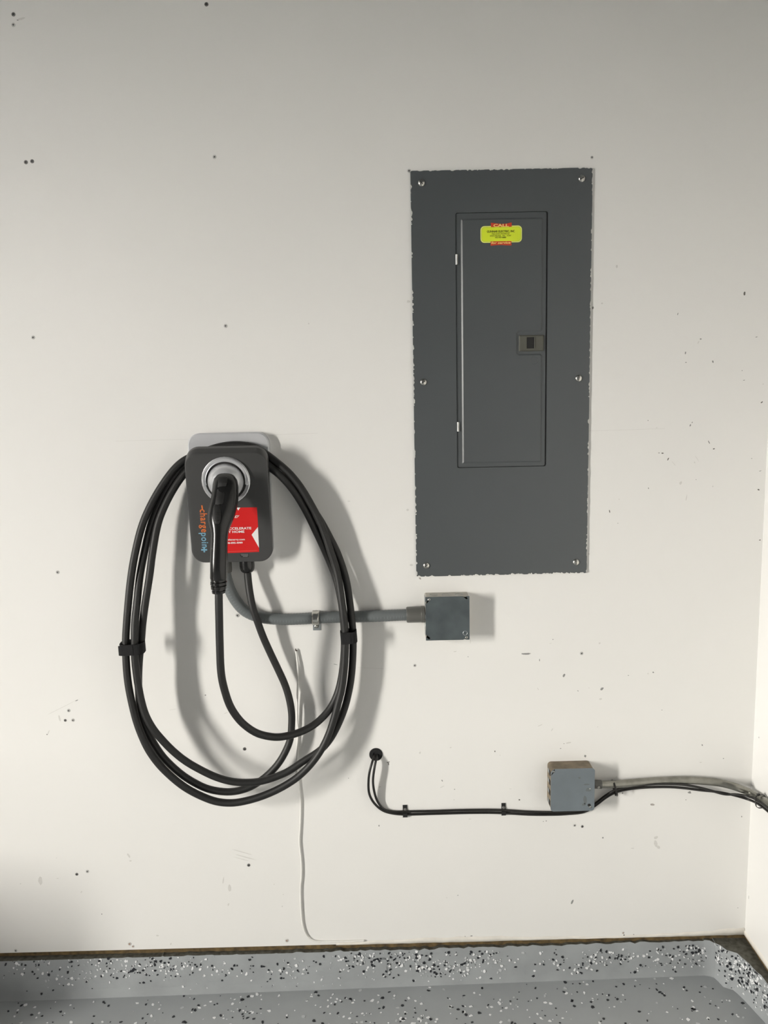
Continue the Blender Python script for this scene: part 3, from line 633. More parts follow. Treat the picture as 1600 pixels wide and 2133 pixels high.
# charging cable with connector
LDEP = lambda l: [W(*p) for p in l]
path = LDEP([(513.8, 1178, 0.0240), (515.6, 1191, 0.0245), (516.7, 1205, 0.0260), (520.5, 1235, 0.0320), (526.5, 1265, 0.0370), (535.5, 1292, 0.0370), (547.5, 1325, 0.0330), (564, 1362, 0.0300), (582, 1400, 0.0290), (594.4, 1428, 0.0290), (602.8, 1456, 0.0300), (607.5, 1484, 0.0300), (607.5, 1512, 0.0300), (604.7, 1540, 0.0300), (596, 1563, 0.0320), (581, 1589, 0.0350), (562.5, 1610, 0.0380), (542, 1627, 0.0420), (517.5, 1641, 0.0460), (480, 1649.5, 0.0500), (435, 1643.8, 0.0540), (402.5, 1629, 0.0570), (378, 1613, 0.0606), (353.8, 1591.8, 0.0633), (337.5, 1574, 0.0650), (321, 1549.5, 0.0669), (308, 1525, 0.0670), (297, 1497.5, 0.0670), (291.5, 1470, 0.0670), (289, 1440, 0.0660), (288.5, 1410, 0.0660), (290.6, 1369, 0.0680), (294.6, 1331, 0.0710), (297, 1300, 0.0730), (303.7, 1250, 0.0720), (311.5, 1200, 0.0700), (318, 1150, 0.0680), (330, 1087.5, 0.0587), (344, 1052, 0.0519), (359, 1023, 0.0461), (379, 993, 0.0390), (400, 972, 0.0340), (440, 956, 0.0310), (487, 952, 0.0300), (530, 958, 0.0290), (556, 970, 0.0290), (584, 990, 0.0280), (612, 1014, 0.0260), (642, 1048, 0.0250), (668, 1085, 0.0240), (688, 1122, 0.0240), (702, 1150, 0.0250), (713, 1180, 0.0260), (722, 1212, 0.0290), (728, 1250, 0.0340), (731.5, 1280, 0.0375), (734.7, 1311, 0.0385), (735.6, 1350, 0.0390), (732.4, 1405, 0.0410), (727.5, 1437, 0.0420), (718, 1475, 0.0430), (703, 1512, 0.0430), (686, 1542, 0.0440), (667, 1563, 0.0460), (630, 1587, 0.0510), (602, 1606, 0.0560), (573.8, 1618.4, 0.0600), (545.6, 1627, 0.0640), (517.5, 1630, 0.0670), (483.7, 1628, 0.0690), (451, 1619, 0.0700), (418.7, 1604, 0.0712), (386, 1585, 0.0757), (360, 1564, 0.0796), (337.5, 1541, 0.0830), (318, 1517, 0.0850), (303, 1489, 0.0860), (293.6, 1457, 0.0860), (288.5, 1430, 0.0860), (284.8, 1405, 0.0870), (281, 1369, 0.0880), (280.6, 1331, 0.0890), (281, 1300, 0.0850), (286, 1250, 0.0730), (291.5, 1200, 0.0630), (301, 1150, 0.0570), (316, 1087.5, 0.0484), (343, 1025, 0.0384), (369, 985, 0.0320), (400, 956, 0.0295), (440, 935.5, 0.0288), (487, 926.5, 0.0288), (530, 932, 0.0310), (550, 943, 0.0340), (576, 962.5, 0.0400), (602, 985, 0.0430), (626, 1014.5, 0.0440), (649, 1053, 0.0430), (667, 1088, 0.0410), (682, 1128, 0.0400), (689, 1150, 0.0400), (699, 1180, 0.0410), (706, 1212, 0.0450), (711.5, 1250, 0.0510), (715.5, 1280, 0.0545), (719, 1311, 0.0550), (719.7, 1350, 0.0555), (716, 1405, 0.0560), (711.5, 1437, 0.0570), (705, 1462, 0.0580), (695.6, 1497.5, 0.0600), (684.4, 1531, 0.0620), (667.5, 1565, 0.0640), (645, 1595, 0.0660), (620.6, 1618.4, 0.0680), (592.5, 1637, 0.0700), (555, 1655, 0.0720), (517.5, 1667, 0.0740), (483.7, 1672.5, 0.0750), (451, 1669.7, 0.0750), (418.7, 1658, 0.0752), (386, 1640.5, 0.0787), (357, 1617.7, 0.0819), (331, 1591.7, 0.0847), (310, 1562.5, 0.0860), (294.4, 1530, 0.0860), (283, 1497.5, 0.0860), (275, 1465, 0.0860), (268.4, 1432.5, 0.0850), (264.8, 1405, 0.0840), (262.5, 1369, 0.0830), (262, 1331, 0.0820), (263.8, 1300, 0.0800), (267.8, 1250, 0.0760), (273.3, 1200, 0.0720), (282, 1150, 0.0680), (298.5, 1087.5, 0.0594), (329, 1025, 0.0487), (365, 975, 0.0400), (386, 957.5, 0.0360), (420, 944, 0.0315), (450, 939, 0.0300), (487, 939, 0.0310), (530, 949, 0.0360), (557, 967, 0.0430), (590, 996.5, 0.0460), (611.5, 1022, 0.0440), (635.6, 1060.6, 0.0380), (658, 1106, 0.0300), (676, 1145, 0.0240), (695, 1190, 0.0220), (703, 1215, 0.0250), (712, 1260, 0.0340), (715.5, 1290, 0.0378), (717.5, 1320, 0.0380), (717, 1360, 0.0380), (712, 1408, 0.0400), (703, 1445, 0.0440), (687, 1477, 0.0510), (658, 1507, 0.0630), (630, 1523, 0.0760), (602, 1532, 0.0890), (577.5, 1535.5, 0.1000), (555, 1533, 0.1100), (536, 1527.5, 0.1180), (517.5, 1516.5, 0.1260), (499, 1500, 0.1340), (480, 1472, 0.1420), (467.5, 1436, 0.1500), (461, 1405, 0.1550), (457.8, 1340, 0.1630), (456.8, 1295, 0.1670), (455.9, 1250, 0.1700), (455.7, 1222, 0.1700)])
cc = thing('charging_cable', W(480, 1672, .075), 'thick black charging cable coiled in long loops with a black plug', 'cable')
CR = .0083
obj('cable', *tube(smooth_path(path, .006), CR, 14), M['cable'], cc, smooth=True)
# connector: rings (centre u, v, half width px, depth, half thickness)
RG = [(470.4, 998, 21, .098, .017), (470.2, 1003, 25, .104, .021), (470, 1012, 26.6, .110, .024), (469.6, 1025, 27, .118, .026), (467.6, 1043, 28.2, .127, .027), (464.2, 1060, 28.6, .135, .027), (461, 1075, 27.4, .142, .0265), (459, 1086, 25, .147, .025), (458.2, 1095, 22, .151, .023), (458, 1104, 19, .154, .021), (457.8, 1114, 17.4, .157, .0195), (457.2, 1128, 17.0, .160, .0185), (456.5, 1145, 17.4, .163, .018), (455.9, 1170, 17.9, .167, .0178), (455.7, 1204, 17.9, .170, .0178), (455.7, 1206.5, 16.6, .170, .0165)]
def sring(P, t, hw, hd, n=28, ex=2.4):
    t = t.normalized(); nn = Vector((0, -1, 0)); nn = (nn - t * nn.dot(t)).normalized(); out = []
    for j in range(n):
        a = 2 * math.pi * j / n; ca, sa = math.cos(a), math.sin(a)
        out.append(P + EX * (hw * math.copysign(abs(ca) ** (2 / ex), ca)) + nn * (hd * math.copysign(abs(sa) ** (2 / ex), sa)))
    return out
cen = [W(u, v, d) for u, v, hw, d, hd in RG]
rings = []
for i, (u, v, hw, d, hd) in enumerate(RG):
    t = cen[min(i + 1, len(cen) - 1)] - cen[max(i - 1, 0)]; t.x = 0
    rings.append(sring(cen[i], t, px(hw, d), hd))
con = obj('connector_handle', *loft(rings), M['gloss'], cc, smooth=True, sharp=50)
# plug nose inside the dome
obj('plug_nose', *tube([FQ(0, -.002, .006), FQ(0, -.004, .03), cen[2] + Vector((0, .01, 0))], .0215, 22), M['satin'], cc, smooth=True, sharp=50)
# latch lever and button along the front
def front(u, v, e):                      # depth of the front of the handle at row v
    for i in range(len(RG) - 1):
        a, b = RG[i], RG[i + 1]
        if a[1] <= v <= b[1]:
            k = (v - a[1]) / (b[1] - a[1]); return a[3] + (b[3] - a[3]) * k + (a[4] + (b[4] - a[4]) * k) * .97 + e
    return RG[0][3] + RG[0][4] + e
rings = []
for (u, v, hw, e, dd) in ((463.8, 993.5, 9.2, 0, .130), (463.6, 1000, 9.4, 0, .1335), (463, 1006, 9.2, 0, .1385), (461.5, 1016, 8.8, .003, None), (459.4, 1030, 8.6, .0035, None), (456.8, 1046, 8.4, .003, None), (455.2, 1056, 8.0, .0005, None)):
    dd = dd or front(u, v, e); c = W(u, v, dd); h = px(hw, dd)
    rings.append([c + Vector((-h, .010, 0)), c + Vector((-h, .001, 0)), c + Vector((-h * .8, 0, 0)), c + Vector((h * .8, 0, 0)), c + Vector((h, .001, 0)), c + Vector((h, .010, 0))])
obj('latch_lever', *loft(rings), M['satin'], con, smooth=True, sharp=30)
rings = []
for i in range(13):
    a = math.pi * i / 12; v = 1070.5 - 22.5 * math.cos(a); s = max(.06, math.sin(a) ** .55); u = 451.8 - (v - 1070) * .015
    dd = front(u, v, 0); c = W(u, v, dd); h = px(9.2, dd) * s
    rings.append([c + Vector((h * math.cos(b), .002 - .0060 * s * max(0, math.sin(b)) ** .6, 0)) for b in [math.pi * k / 10 for k in range(11)]] )
obj('release_button', *loft(rings), M['satin'], con, smooth=True, sharp=60)
for k in range(7):
    v = 1066 + 3.1 * k; dd = front(452, v, .0036); a, b = W(446, v, dd - .0006), W(458, v, dd - .0006); mid = W(452, v, dd + .0008)
    obj('grip_rib', *tube([a, mid, b], .0006, 6), M['satin'], con)
# seam line down the front of the grip
# strain relief
prof = [(17.0, 1206), (17.2, 1209.5), (13.5, 1210), (13.5, 1211.5), (17.6, 1212), (17.6, 1217), (13, 1217.5), (13, 1219.5), (16.8, 1220), (16.2, 1226.5), (12.2, 1227), (12.2, 1229.5), (14.8, 1230), (14, 1235), (9.4, 1236)]
obj('strain_relief', *loft([sring(W(455.7, v, .170), Vector((0, 0, -1)), px(r, .17), px(r, .17), 24, 2.0) for r, v in prof]), M['gloss'], cc, smooth=True, sharp=40)

# straps round the cable bundles
def strap(uc, vc, hw, hh, d0, d1, tilt, label):
    c = W(uc, vc, (d0 + d1) / 2); X, Y, H = px(hw, .06), (d1 - d0) / 2, px(hh, .06); st_ = thing('cable_strap', c, label, 'strap', 'straps around the charging cable')
    ta = math.radians(tilt); ex, ez = Vector((math.cos(ta), 0, math.sin(ta))), Vector((-math.sin(ta), 0, math.cos(ta))); rings = []
    N = 40
    for i in range(N):
        a = 2 * math.pi * i / N; ca, sa = math.cos(a), math.sin(a); e = 3.2
        x, y = math.copysign(abs(ca) ** (2 / e), ca), math.copysign(abs(sa) ** (2 / e), sa); o_ = ex * (x * X) + Vector((0, y * Y, 0)); n_ = (ex * ca + Vector((0, sa, 0))).normalized()
        w = .0006 * math.sin(i * 1.7)
        rings.append([c + o_ + ez * (H + w), c + o_ - ez * (H - w), c + o_ - n_ * .0022 - ez * (H - w), c + o_ - n_ * .0022 + ez * (H + w)])
    obj('band', *loft(rings, closed=True), M['strap'], st_, smooth=True, sharp=40)
    f_ = c - Vector((0, Y + .0008, 0))
    obj('overlap_tab', *loft([[f_ + ex * (-X * .95) + ez * H * .86 + Vector((0, .0014, 0)), f_ + ex * (-X * .95) - ez * H * .92 + Vector((0, .0014, 0)), f_ + ex * (-X * .95) - ez * H * .92 + Vector((0, .003, 0)), f_ + ex * (-X * .95) + ez * H * .86 + Vector((0, .003, 0))]] + [[f_ + ex * (k * X) + ez * H * .9, f_ + ex * (k * X) - ez * H * .95, f_ + ex * (k * X) - ez * H * .95 + Vector((0, .002, 0)), f_ + ex * (k * X) + ez * H * .9 + Vector((0, .002, 0))] for k in (-.7, -.2, .25)]), M['strap'], st_)
strap(276.5, 1348.5, 25.2, 11.6, .056, .101, 1.0, 'black hook-and-loop strap on the left side of the cable coil')
strap(726.6, 1325, 17.8, 12.6, .0275, .067, 3.0, 'black hook-and-loop strap on the right side of the cable coil')

# ------------------------------------------------------------------ flexible conduit from charger to box
fc = thing('flexible_conduit', W(600, 1302, 0), 'grey flexible conduit curving from the charger to the square steel box', 'conduit')
cp = LDEP([(467, 1176, .021), (468.5, 1190, .020), (472, 1208, .0175), (478.5, 1227.5, .0155), (490.5, 1250, .0145), (507, 1269.5, .0142), (525, 1280, .014), (547.5, 1286.3, .014), (570, 1289, .014), (600, 1290, .014), (645, 1288, .014), (681, 1286, .014), (762.5, 1284, .014), (843, 1280.8, .0175), (856, 1280.3, .019)])
sp = smooth_path(cp, .0022)
CRD = px(12.3)
obj('conduit_tube', *tube(sp, CRD, 16, rf=lambda i: CRD * (1.0 if i % 3 else .975)), M['conduit'], fc, smooth=True)
g = G()                                   # short pale moulding marks along the conduit
for i in range(6, len(sp) - 6, 3):
    p = sp[i]; t = (sp[i + 1] - sp[i - 1]).normalized(); n_ = Vector((0, -1, 0)); b_ = t.cross(n_).normalized()
    if b_.z < 0: b_ = -b_
    a0 = -.12; ar = [p + (n_ * math.cos(a0 + k) + b_ * math.sin(a0 + k)) * (CRD + .0002) for k in (-.22, 0, .22)]
    g.add(loft([[q_ + t * .00025 for q_ in ar], [q_ - t * .00025 for q_ in ar]], False, False))
o = g.make('moulding_marks', mat('pale_conduit_mark', lin((138, 144, 146)), .5, var=.05), fc); o['kind'] = 'stuff'
c0 = W(467, 1168, .0215)
obj('end_fitting', *disc(c0, (0, 0, -1), [(.0165, .0), (.0168, .022), (.0160, .026), (.0138, .027)], 24), M['fitting'], fc, smooth=True, sharp=40)
a, b = W(846.5, 1280.6, .0205), W(884.5, 1279.3, .0205)
L = (b - a).length
obj('coupling', *disc(a, b - a, [(.0140, 0), (.0172, .0006), (.0182, .003), (.0184, L * .5), (.0184, L * .8), (.0190, L * .82), (.0190, L)], 28), M['fitting'], fc, smooth=True, sharp=35)
# clamp on the conduit
cl = thing('conduit_clamp', W(659, 1312, 0), 'small steel strap clamp holding the grey flexible conduit', 'clamp')
ctr = W(658, 1287.5, .014); rings = []
hw = px(7.6)
prof = [(ctr.z - .0265, .0004), (ctr.z - .0150, .0010)] + [(ctr.z - (CRD + .0012) * math.cos(math.radians(k)), .014 + (CRD + .0014) * math.sin(math.radians(k))) for k in range(-10, 181, 10)] + [(ctr.z + .0135, .0006), (ctr.z + .0145, .0004)]
v, f = [], []
for (z, d) in prof: v += [(ctr.x - hw, -d, z), (ctr.x - hw * .55, -d - .0006, z), (ctr.x + hw * .55, -d - .0006, z), (ctr.x + hw, -d, z)]
for i in range(len(prof) - 1):
    for j in range(3): f.append((i * 4 + j, i * 4 + j + 1, i * 4 + j + 5, i * 4 + j + 4))
o = obj('strap', v, f, M['zinc'], cl, smooth=True); s_ = o.modifiers.new('thickness', 'SOLIDIFY'); s_.thickness = .0008; s_.offset = 1
c = W(660, 1305, .001); obj('foot', *box((c.x - px(8.2), -.0002, W(660, 1312.5).z), (c.x + px(8.2), -.0018, W(660, 1298).z)), M['galv'], cl)
c = W(658.5, 1304.5, .002); c.y = -.0018
obj('screw', *disc(c, (0, -1, 0), [(.0043, 0), (.0043, .001), (.003, .0024), (.0008, .003)], 14), M['zinc'], cl, smooth=True, sharp=50)

# ------------------------------------------------------------------ steel box under the panel
def jbox(name, corners, d, label, cover_mat, side_mat, r):
    L_, R_, B_, T_ = corners
    t = thing(name, ((L_ + R_) / 2, 0, B_), label, 'junction box', 'steel junction boxes on the wall')
    out = rrect(L_, R_, B_, T_, r, 5); inn = rrect(L_ + .0016, R_ - .0016, B_ + .0016, T_ - .0016, max(r - .0016, .0008), 5)
    rings = [[(x, 0, z) for x, z in inn], [(x, 0, z) for x, z in out], [(x, -d, z) for x, z in out], [(x, -d, z) for x, z in inn], [(x, -.002, z) for x, z in inn]]
    obj('body', *loft(rings, False, True), side_mat, t)
    return t
d1 = .0405
f0 = [W(886, 1243.6, d1), W(977.3, 1241.6, d1), W(978.8, 1331, d1), W(887.6, 1335, d1)]
L_, R_, B_, T_ = (f0[0].x + f0[3].x) / 2, (f0[1].x + f0[2].x) / 2, (f0[2].z + f0[3].z) / 2, (f0[0].z + f0[1].z) / 2
jb = jbox('junction_box', (L_, R_, B_, T_), d1, 'square galvanised box directly below the electrical panel', None, M['galv_side'], .0035)
cov = [(L_ + .0035, B_), (R_ - .0145, B_), (R_ - .0105, B_ + .0030), (R_ - .0088, B_ + .0006), (R_ - .006, B_), (R_, B_), (R_, T_), (R_ - .0088, T_), (R_ - .0042, T_ - .0040), (R_ - .0045, T_ - .0062), (R_ - .0066, T_ - .0070), (R_ - .0150, T_), (L_, T_), (L_, T_ - .0105), (L_ + .0022, T_ - .0105), (L_ + .0068, T_ - .0072), (L_ + .0078, T_ - .0098), (L_ + .0006, T_ - .0165), (L_, T_ - .0170), (L_, B_ + .0130), (L_ + .0016, B_ + .0128), (L_ + .0092, B_ + .0066), (L_ + .0094, B_ + .0036), (L_ + .0062, B_ + .0030), (L_ + .0004, B_ + .0082), (L_, B_ + .006), (L_, B_)]
obj('cover', *loft([[(x, -d1, z) for x, z in cov], [(x, -d1 - .0014, z) for x, z in cov]]), M['galv_cover'], jb)
def boxscrew(c, par, r=.0032):
    c = Vector(c); s = obj('screw', *disc(c, (0, -1, 0), [(r, 0), (r, .0008), (r * .75, .0018), (r * .2, .0022)], 14), M['zinc'], par, smooth=True, sharp=50)
    obj('slot', *box(c + Vector((-r * .7, -.0021, -.0004)), c + Vector((r * .7, -.0024, .0004))), M['recess'], s)
boxscrew((L_ + .0080, -d1 - .0014, T_ - .0058), jb); boxscrew((R_ - .0072, -d1 - .0014, B_ + .0055), jb)
def ko_ring(c, ax, r, par, a0=0, a1=360, mt=None):
    c, ax = Vector(c), Vector(ax); u, w = frame_of(ax); n = 20; full = abs(a1 - a0) >= 360
    pts = [c + (u * math.cos(math.radians(a0 + (a1 - a0) * i / n)) + w * math.sin(math.radians(a0 + (a1 - a0) * i / n))) * r for i in range(n + (0 if full else 1))]
    obj('knockout', *tube(pts, .0006, 5, closed=full), mt or M['galv'], par)
for k in (.20, .48, .78): ko_ring((L_ + (R_ - L_) * k, -.021, T_ + .0001), (0, 0, 1), .0088, jb)
ko_ring((R_ - .010, -d1 - .0014, B_ + .0155), (0, -1, 0), .0048, jb)
for z in (.3, .8): ko_ring((L_, -.022, B_ + (T_ - B_) * z), (-1, 0, 0), .0085, jb)
obj('side_tab', *box((L_ - .0009, -d1, T_ - .018), (L_ + .0002, -d1 + .030, T_ - .002)), M['galv'], jb)
for z0 in (.012, .050): obj('side_tab', *box((L_ - .0007, -d1, B_ + z0), (L_ + .0002, -d1 + .020, B_ + z0 + .010)), M['galv'], jb)

# ------------------------------------------------------------------ older box by the corner
d2 = .041
f0 = [W(1147, 1601, d2), W(1239, 1600.5, d2), W(1238, 1688, d2), W(1147.5, 1690, d2)]
L2, R2, B2, T2 = (f0[0].x + f0[3].x) / 2, (f0[1].x + f0[2].x) / 2, (f0[2].z + f0[3].z) / 2, (f0[0].z + f0[1].z) / 2
jb2 = jbox('junction_box', (L2 + .0005, R2 - .001, B2 + .0005, T2 - .0005), d2, 'dusty blue-grey steel box near the right corner', None, M['box_dusty'], .0085)
cv = rrect(L2, R2, B2, T2, .0075, 5)
i0 = max(range(len(cv)), key=lambda i: -cv[i][0] + cv[i][1])
cv2 = [p for p in cv if not (p[0] < L2 + .0074 and p[1] > T2 - .0074)]
k = next(i for i in range(len(cv2)) if cv2[i][0] > L2 + .02 and cv2[i][1] > T2 - .001 and cv2[(i + 1) % len(cv2)][0] < L2 + .02) + 1
cv2 = cv2[:k] + [(L2 + .0090, T2), (L2 + .0086, T2 - .0050), (L2 + .0060, T2 - .0100), (L2 + .0016, T2 - .0150), (L2, T2 - .0160)] + cv2[k:]
obj('cover', *loft([[(x, -d2, z) for x, z in cv2], [(x, -d2 - .0013, z) for x, z in cv2]]), M['box_blue'], jb2)
boxscrew((L2 + .0062, -d2 + .0005, T2 - .0068), jb2, .0028)
obj('hole', *disc((R2 - .0122, -d2 - .0012, B2 + .0140), (0, -1, 0), [(.0036, 0), (.0036, .0004)], 16), M['panel_dark'], jb2)
boxscrew((R2 - .0098, -d2 - .0013, B2 + .0095), jb2, .0026)
obj('rivet', *disc((R2 - .0108, -d2 - .0013, B2 + .0545), (0, -1, 0), [(.0016, 0), (.0012, .0008), (.0003, .001)], 10), M['zinc'], jb2, smooth=True)
r5 = random.Random(4)
for (u, v, w, h) in ((1219, 1666, 10, 22), (1226, 1645, 14, 10), (1222, 1634, 16, 5), (1207, 1620, 7, 5), (1216, 1676, 9, 8)):
    c = W(u, v, d2 + .0013); pts = [(c + Vector((px(w / 2, d2) * math.cos(a) * r5.uniform(.6, 1.1), 0, px(h / 2, d2) * math.sin(a) * r5.uniform(.6, 1.1)))) for a in [6.283 * i / 10 for i in range(10)]]
    patch('rust_stain', pts, mat('grey_stain', lin((106, 112, 114)), .7, var=.12, vscale=120), jb2, .00012)
for k in (.16, .40, .64, .86):
    z = B2 + (T2 - B2) * k; obj('side_slot', *box((L2 - .0006, -d2 + .006, z - .0055), (L2 + .0008, -d2 + .016, z + .0055)), M['panel_dark'], jb2)
    obj('side_tab', *box((L2 - .0008, -d2 + .016, z - .0045), (L2 + .0008, -d2 + .030, z + .0045)), M['galv'], jb2)

# ------------------------------------------------------------------ steel conduit into the corner
mc = thing('steel_conduit', W(1400, 1640, 0), 'dull steel conduit bending from the dusty box round the corner', 'conduit')
mp = [W(1244, 1634, .021), W(1258, 1634, .020), W(1287.5, 1633, .017), W(1334, 1629, .0125), W(1381, 1626, .0105), W(1428, 1625, .0105), W(1475, 1627.5, .012), W(1506, 1632, .017), W(1535, 1640, .030), XP(1562, 1651, .861), XP(1583, 1662.5, .8665), XP(1600, 1673.5, .868), XP(1640, 1702, .868)]
MR = .0089
obj('conduit_tube', *tube(smooth_path(mp, .006), MR, 18), M['emt'], mc, smooth=True)
a = W(1239, 1633.5, .021); b = W(1252.5, 1633.8, .0205)
ft_ = obj('set_screw_fitting', *disc(a, b - a, [(.0102, -.002), (.0102, (b - a).length), (.0092, (b - a).length + .0004)], 22), M['fitting'], mc, smooth=True, sharp=40)
c = W(1247.5, 1640.5, .030)
obj('set_screw', *disc(c + Vector((0, .003, .001)), (0, -1, -.35), [(.0034, 0), (.0034, .0030), (.0028, .0038), (.0010, .0034)], 14), M['zinc'], ft_, smooth=True, sharp=40)

# ------------------------------------------------------------------ black cords, grommet, clips, ties
gm = thing('wall_grommet', W(783, 1571, 0), 'round black rubber grommet where the black cords leave the wall', 'grommet')
c = W(783.2, 1571.3, 0)
obj('flange', *disc(c, (0, -1, 0), [(.0158, 0), (.0158, .0012), (.0145, .0026), (.0075, .0028), (.0070, .0010)], 28), M['strap'], gm, smooth=True, sharp=40)
CS = .0029
pA = LDEP([(780.5, 1571, -.004), (779.5, 1575, .008), (775, 1589, .020), (770, 1607, .024), (767.5, 1632, .022), (769.5, 1654, .017), (780, 1673.5, .010), (798, 1688.5, .006), (822.5, 1695, .004), (844.5, 1696.3, .0036), (905, 1695, .0036), (960, 1693.4, .0036), (1015, 1692.8, .0036), (1049, 1693.6, .0036), (1097.5, 1696.4, .0036), (1139, 1697, .004), (1180, 1695.6, .0045), (1219, 1690.5, .005), (1243, 1676, .007), (1262, 1661.5, .008), (1281, 1651, .010), (1303, 1645, .012), (1334, 1641, .014), (1366, 1639.5, .014), (1397, 1639.5, .013), (1428, 1642, .011), (1459, 1646, .010), (1485, 1648.5, .010), (1506, 1651.5, .016), (1535, 1658, .030)]) + [XP(1564, 1667, .858), XP(1583, 1677, .862), XP(1600, 1690, .864), XP(1640, 1728, .864)]
pB = LDEP([(786, 1571, -.004), (785.5, 1575, .008), (782, 1589, .018), (779.5, 1603, .021), (777, 1626, .020), (779.5, 1648, .016), (787, 1670, .010), (801, 1686.5, .0062), (822, 1690.8, .004), (844, 1690.4, .0036), (905, 1689.3, .0036), (960, 1687.6, .0036), (1015, 1687, .0036), (1049, 1687.7, .0036), (1097.5, 1690.7, .0036), (1139, 1692, .004), (1180, 1691.5, .0045), (1219, 1685.5, .005), (1240, 1674, .010), (1260, 1658.5, .012), (1280, 1646.5, .016), (1303, 1640, .017), (1334, 1636, .018), (1366, 1633, .019), (1397, 1633, .019), (1428, 1635, .018), (1459, 1641, .016), (1485, 1648, .016), (1510, 1654.5, .020), (1535, 1655, .032)]) + [XP(1562, 1660, .853), XP(1583, 1671, .857), XP(1600, 1684, .859), XP(1640, 1722, .859)]
for p_, lab in ((pA, 'thin black cord, the outer one where the pair leaves the grommet'), (pB, 'thin black cord, the inner one where the pair leaves the grommet')):
    o = obj('power_cord', *tube(smooth_path(p_, .004), CS, 10), M['cord'], smooth=True); tag(o, lab, 'cord', 'black cords along the wall')
def clip(u0, u1, v0, v1, us, vs, label):
    t = thing('cord_clip', W((u0 + u1) / 2, v1, 0), label, 'clip', 'clips on the black cords')
    x0, x1, z0, z1 = W(u0, v1).x, W(u1, v1).x, W(u0, v1).z, W(u0, v0).z; zc = W(u0, (v0 + v1) / 2 + 6).z; h = .0066
    pr = [(z1, .0004), (z1 - .0005, .0016), (zc + h + .0035, .0020), (zc + h, .0036), (zc + h * .6, .0072), (zc - h * .6, .0072), (zc - h, .0040), (z0, .0010), (z0, .0003)]
    obj('saddle', *loft([[(x, -d, z) for z, d in pr] for x in (x0, x1)]), M['satin'], t)
    c = W(us, vs, .002); c.y = -.0020
    obj('screw', *disc(c, (0, -1, 0), [(.0037, 0), (.0037, .0012), (.003, .002), (.001, .0018)], 14), M['screw_dark'], t, smooth=True, sharp=40)
clip(839.4, 848.8, 1676.5, 1702.5, 844, 1686, 'black cord clip nearer the round grommet')
clip(1044.6, 1053.2, 1672.5, 1698.5, 1049.3, 1682, 'black cord clip nearer the dusty steel box')
def tie(ctr, ax, up_, rx, rz, label, headdir):
    t = thing('cable_tie', ctr, label, 'cable tie', 'cable ties on the steel conduit'); ax = ax.normalized(); up_ = (up_ - ax * up_.dot(ax)).normalized(); sd = ax.cross(up_); rings = []
    for i in range(30):
        a = 6.283 * i / 30; rd = up_ * math.copysign(abs(math.cos(a)) ** .62, math.cos(a)) * rz + sd * math.copysign(abs(math.sin(a)) ** .62, math.sin(a)) * rx; n_ = rd.normalized()
        rings.append([ctr + rd + ax * .0021, ctr + rd - ax * .0021, ctr + rd - ax * .0021 - n_ * .0012, ctr + rd + ax * .0021 - n_ * .0012])
    obj('band', *loft(rings, closed=True), M['cord'], t, smooth=True, sharp=40)
    rd = (up_ * math.cos(headdir) * rz + sd * math.sin(headdir) * rx); n_ = rd.normalized(); q_ = n_.cross(ax).normalized(); c = ctr + rd; R8 = [(-1, -1), (1, -1), (1, 1), (-1, 1)]
    obj('head', *loft([[c + ax * (.0032 * a) + q_ * (.0030 * b) - n_ * .0008 for a, b in R8], [c + ax * (.0032 * a) + q_ * (.0030 * b) + n_ * .0030 for a, b in R8], [c + ax * (.0024 * a) + q_ * (.0022 * b) + n_ * .0036 for a, b in R8]]), M['cord'], t)
c = (W(1278, 1628, .018) + W(1282, 1655, .013)) / 2
tie(W(1280, 1640.5, .0165), W(1300, 1640, .0165) - W(1262, 1650, .0165), Vector((0, 0, 1)), .0140, .0172, 'black cable tie beside the dusty steel box', math.pi * 1.02)
c1, c2 = XP(1586, 1664.5, .8665), XP(1583, 1674, .8595); cm = (c1 + c2) / 2
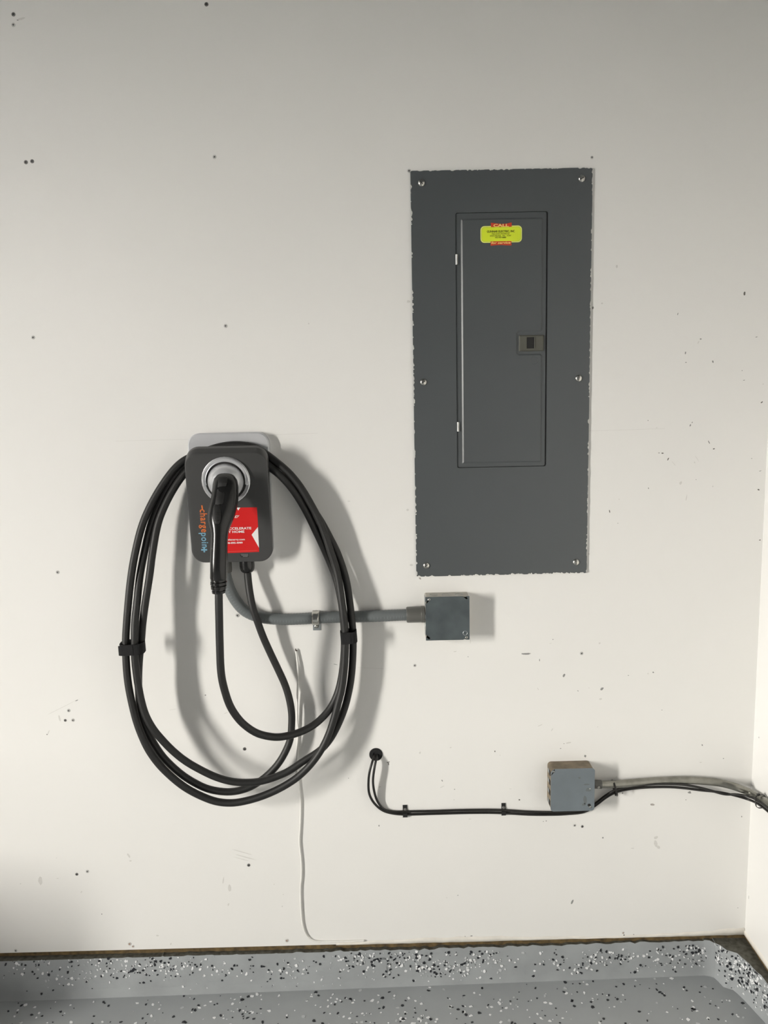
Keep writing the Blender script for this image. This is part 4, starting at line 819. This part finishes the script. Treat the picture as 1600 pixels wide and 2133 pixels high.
tie(cm, XP(1596, 1671, .867) - XP(1575, 1658, .8645), Vector((0, 0, 1)), .0125, .0155, 'black cable tie at the right corner', .35)

# ------------------------------------------------------------------ loose white wire
wp = LDEP([(616.8, 1356, .004), (618.5, 1368, .005), (619.6, 1380, .0065), (620.6, 1394, .0075), (620.5, 1420, .008), (619.8, 1445, .0075), (619, 1475, .0065), (619.8, 1505, .005), (621, 1520, .0035), (620, 1550, .003), (619, 1584, .003), (621.6, 1618, .003), (623.4, 1640, .003), (626.4, 1667, .003), (625.6, 1718, .003), (623.9, 1752, .003), (628, 1796, .003), (628.2, 1826, .003), (626.2, 1846, .003), (627, 1887, .003), (629.6, 1920, .003), (634, 1938, .0028), (641, 1951, .0026), (651, 1958.5, .0022), (665, 1961.5, .002), (700, 1961.5, .002), (760, 1959.5, .002)])
ww = thing('white_wire', W(628, 1950, 0), 'thin white wire hanging loose down the wall to the floor edge', 'wire')
obj('sheath', *tube(smooth_path(wp, .004), .0023, 10), M['wire'], ww, smooth=True)
for (u0, v0, u1, v1) in ((616.6, 1357, 615.8, 1351.5), (617.6, 1357.5, 618.8, 1354)):
    obj('bare_end', *tube([W(u0, v0, .004), W(u1, v1, .0045)], .0012, 8), M['copper'], ww)

# ------------------------------------------------------------------ carton just outside the left edge of the view; it shades the foot of the wall
M['carton'] = mat('brown_carton', lin((170, 132, 92)), 0.85, var=0.1, vscale=12)
M['tape'] = mat('packing_tape', lin((190, 160, 112)), 0.4, var=0.05)
ct = thing('cardboard_box', (-1.83, -0.55, 0), 'closed brown cardboard box on the floor well left of the coil', 'box')
obj('carton', *box((-2.2, -0.70, 0), (-1.46, -0.40, 0.43)), M['carton'], ct)
obj('flap', *box((-2.199, -0.699, 0.43), (-1.461, -0.552, 0.433)), M['carton'], ct)
obj('flap', *box((-2.199, -0.548, 0.43), (-1.461, -0.401, 0.433)), M['carton'], ct)
obj('tape_strip', *box((-2.2015, -0.58, 0.35), (-1.4585, -0.52, 0.4335)), M['tape'], ct)
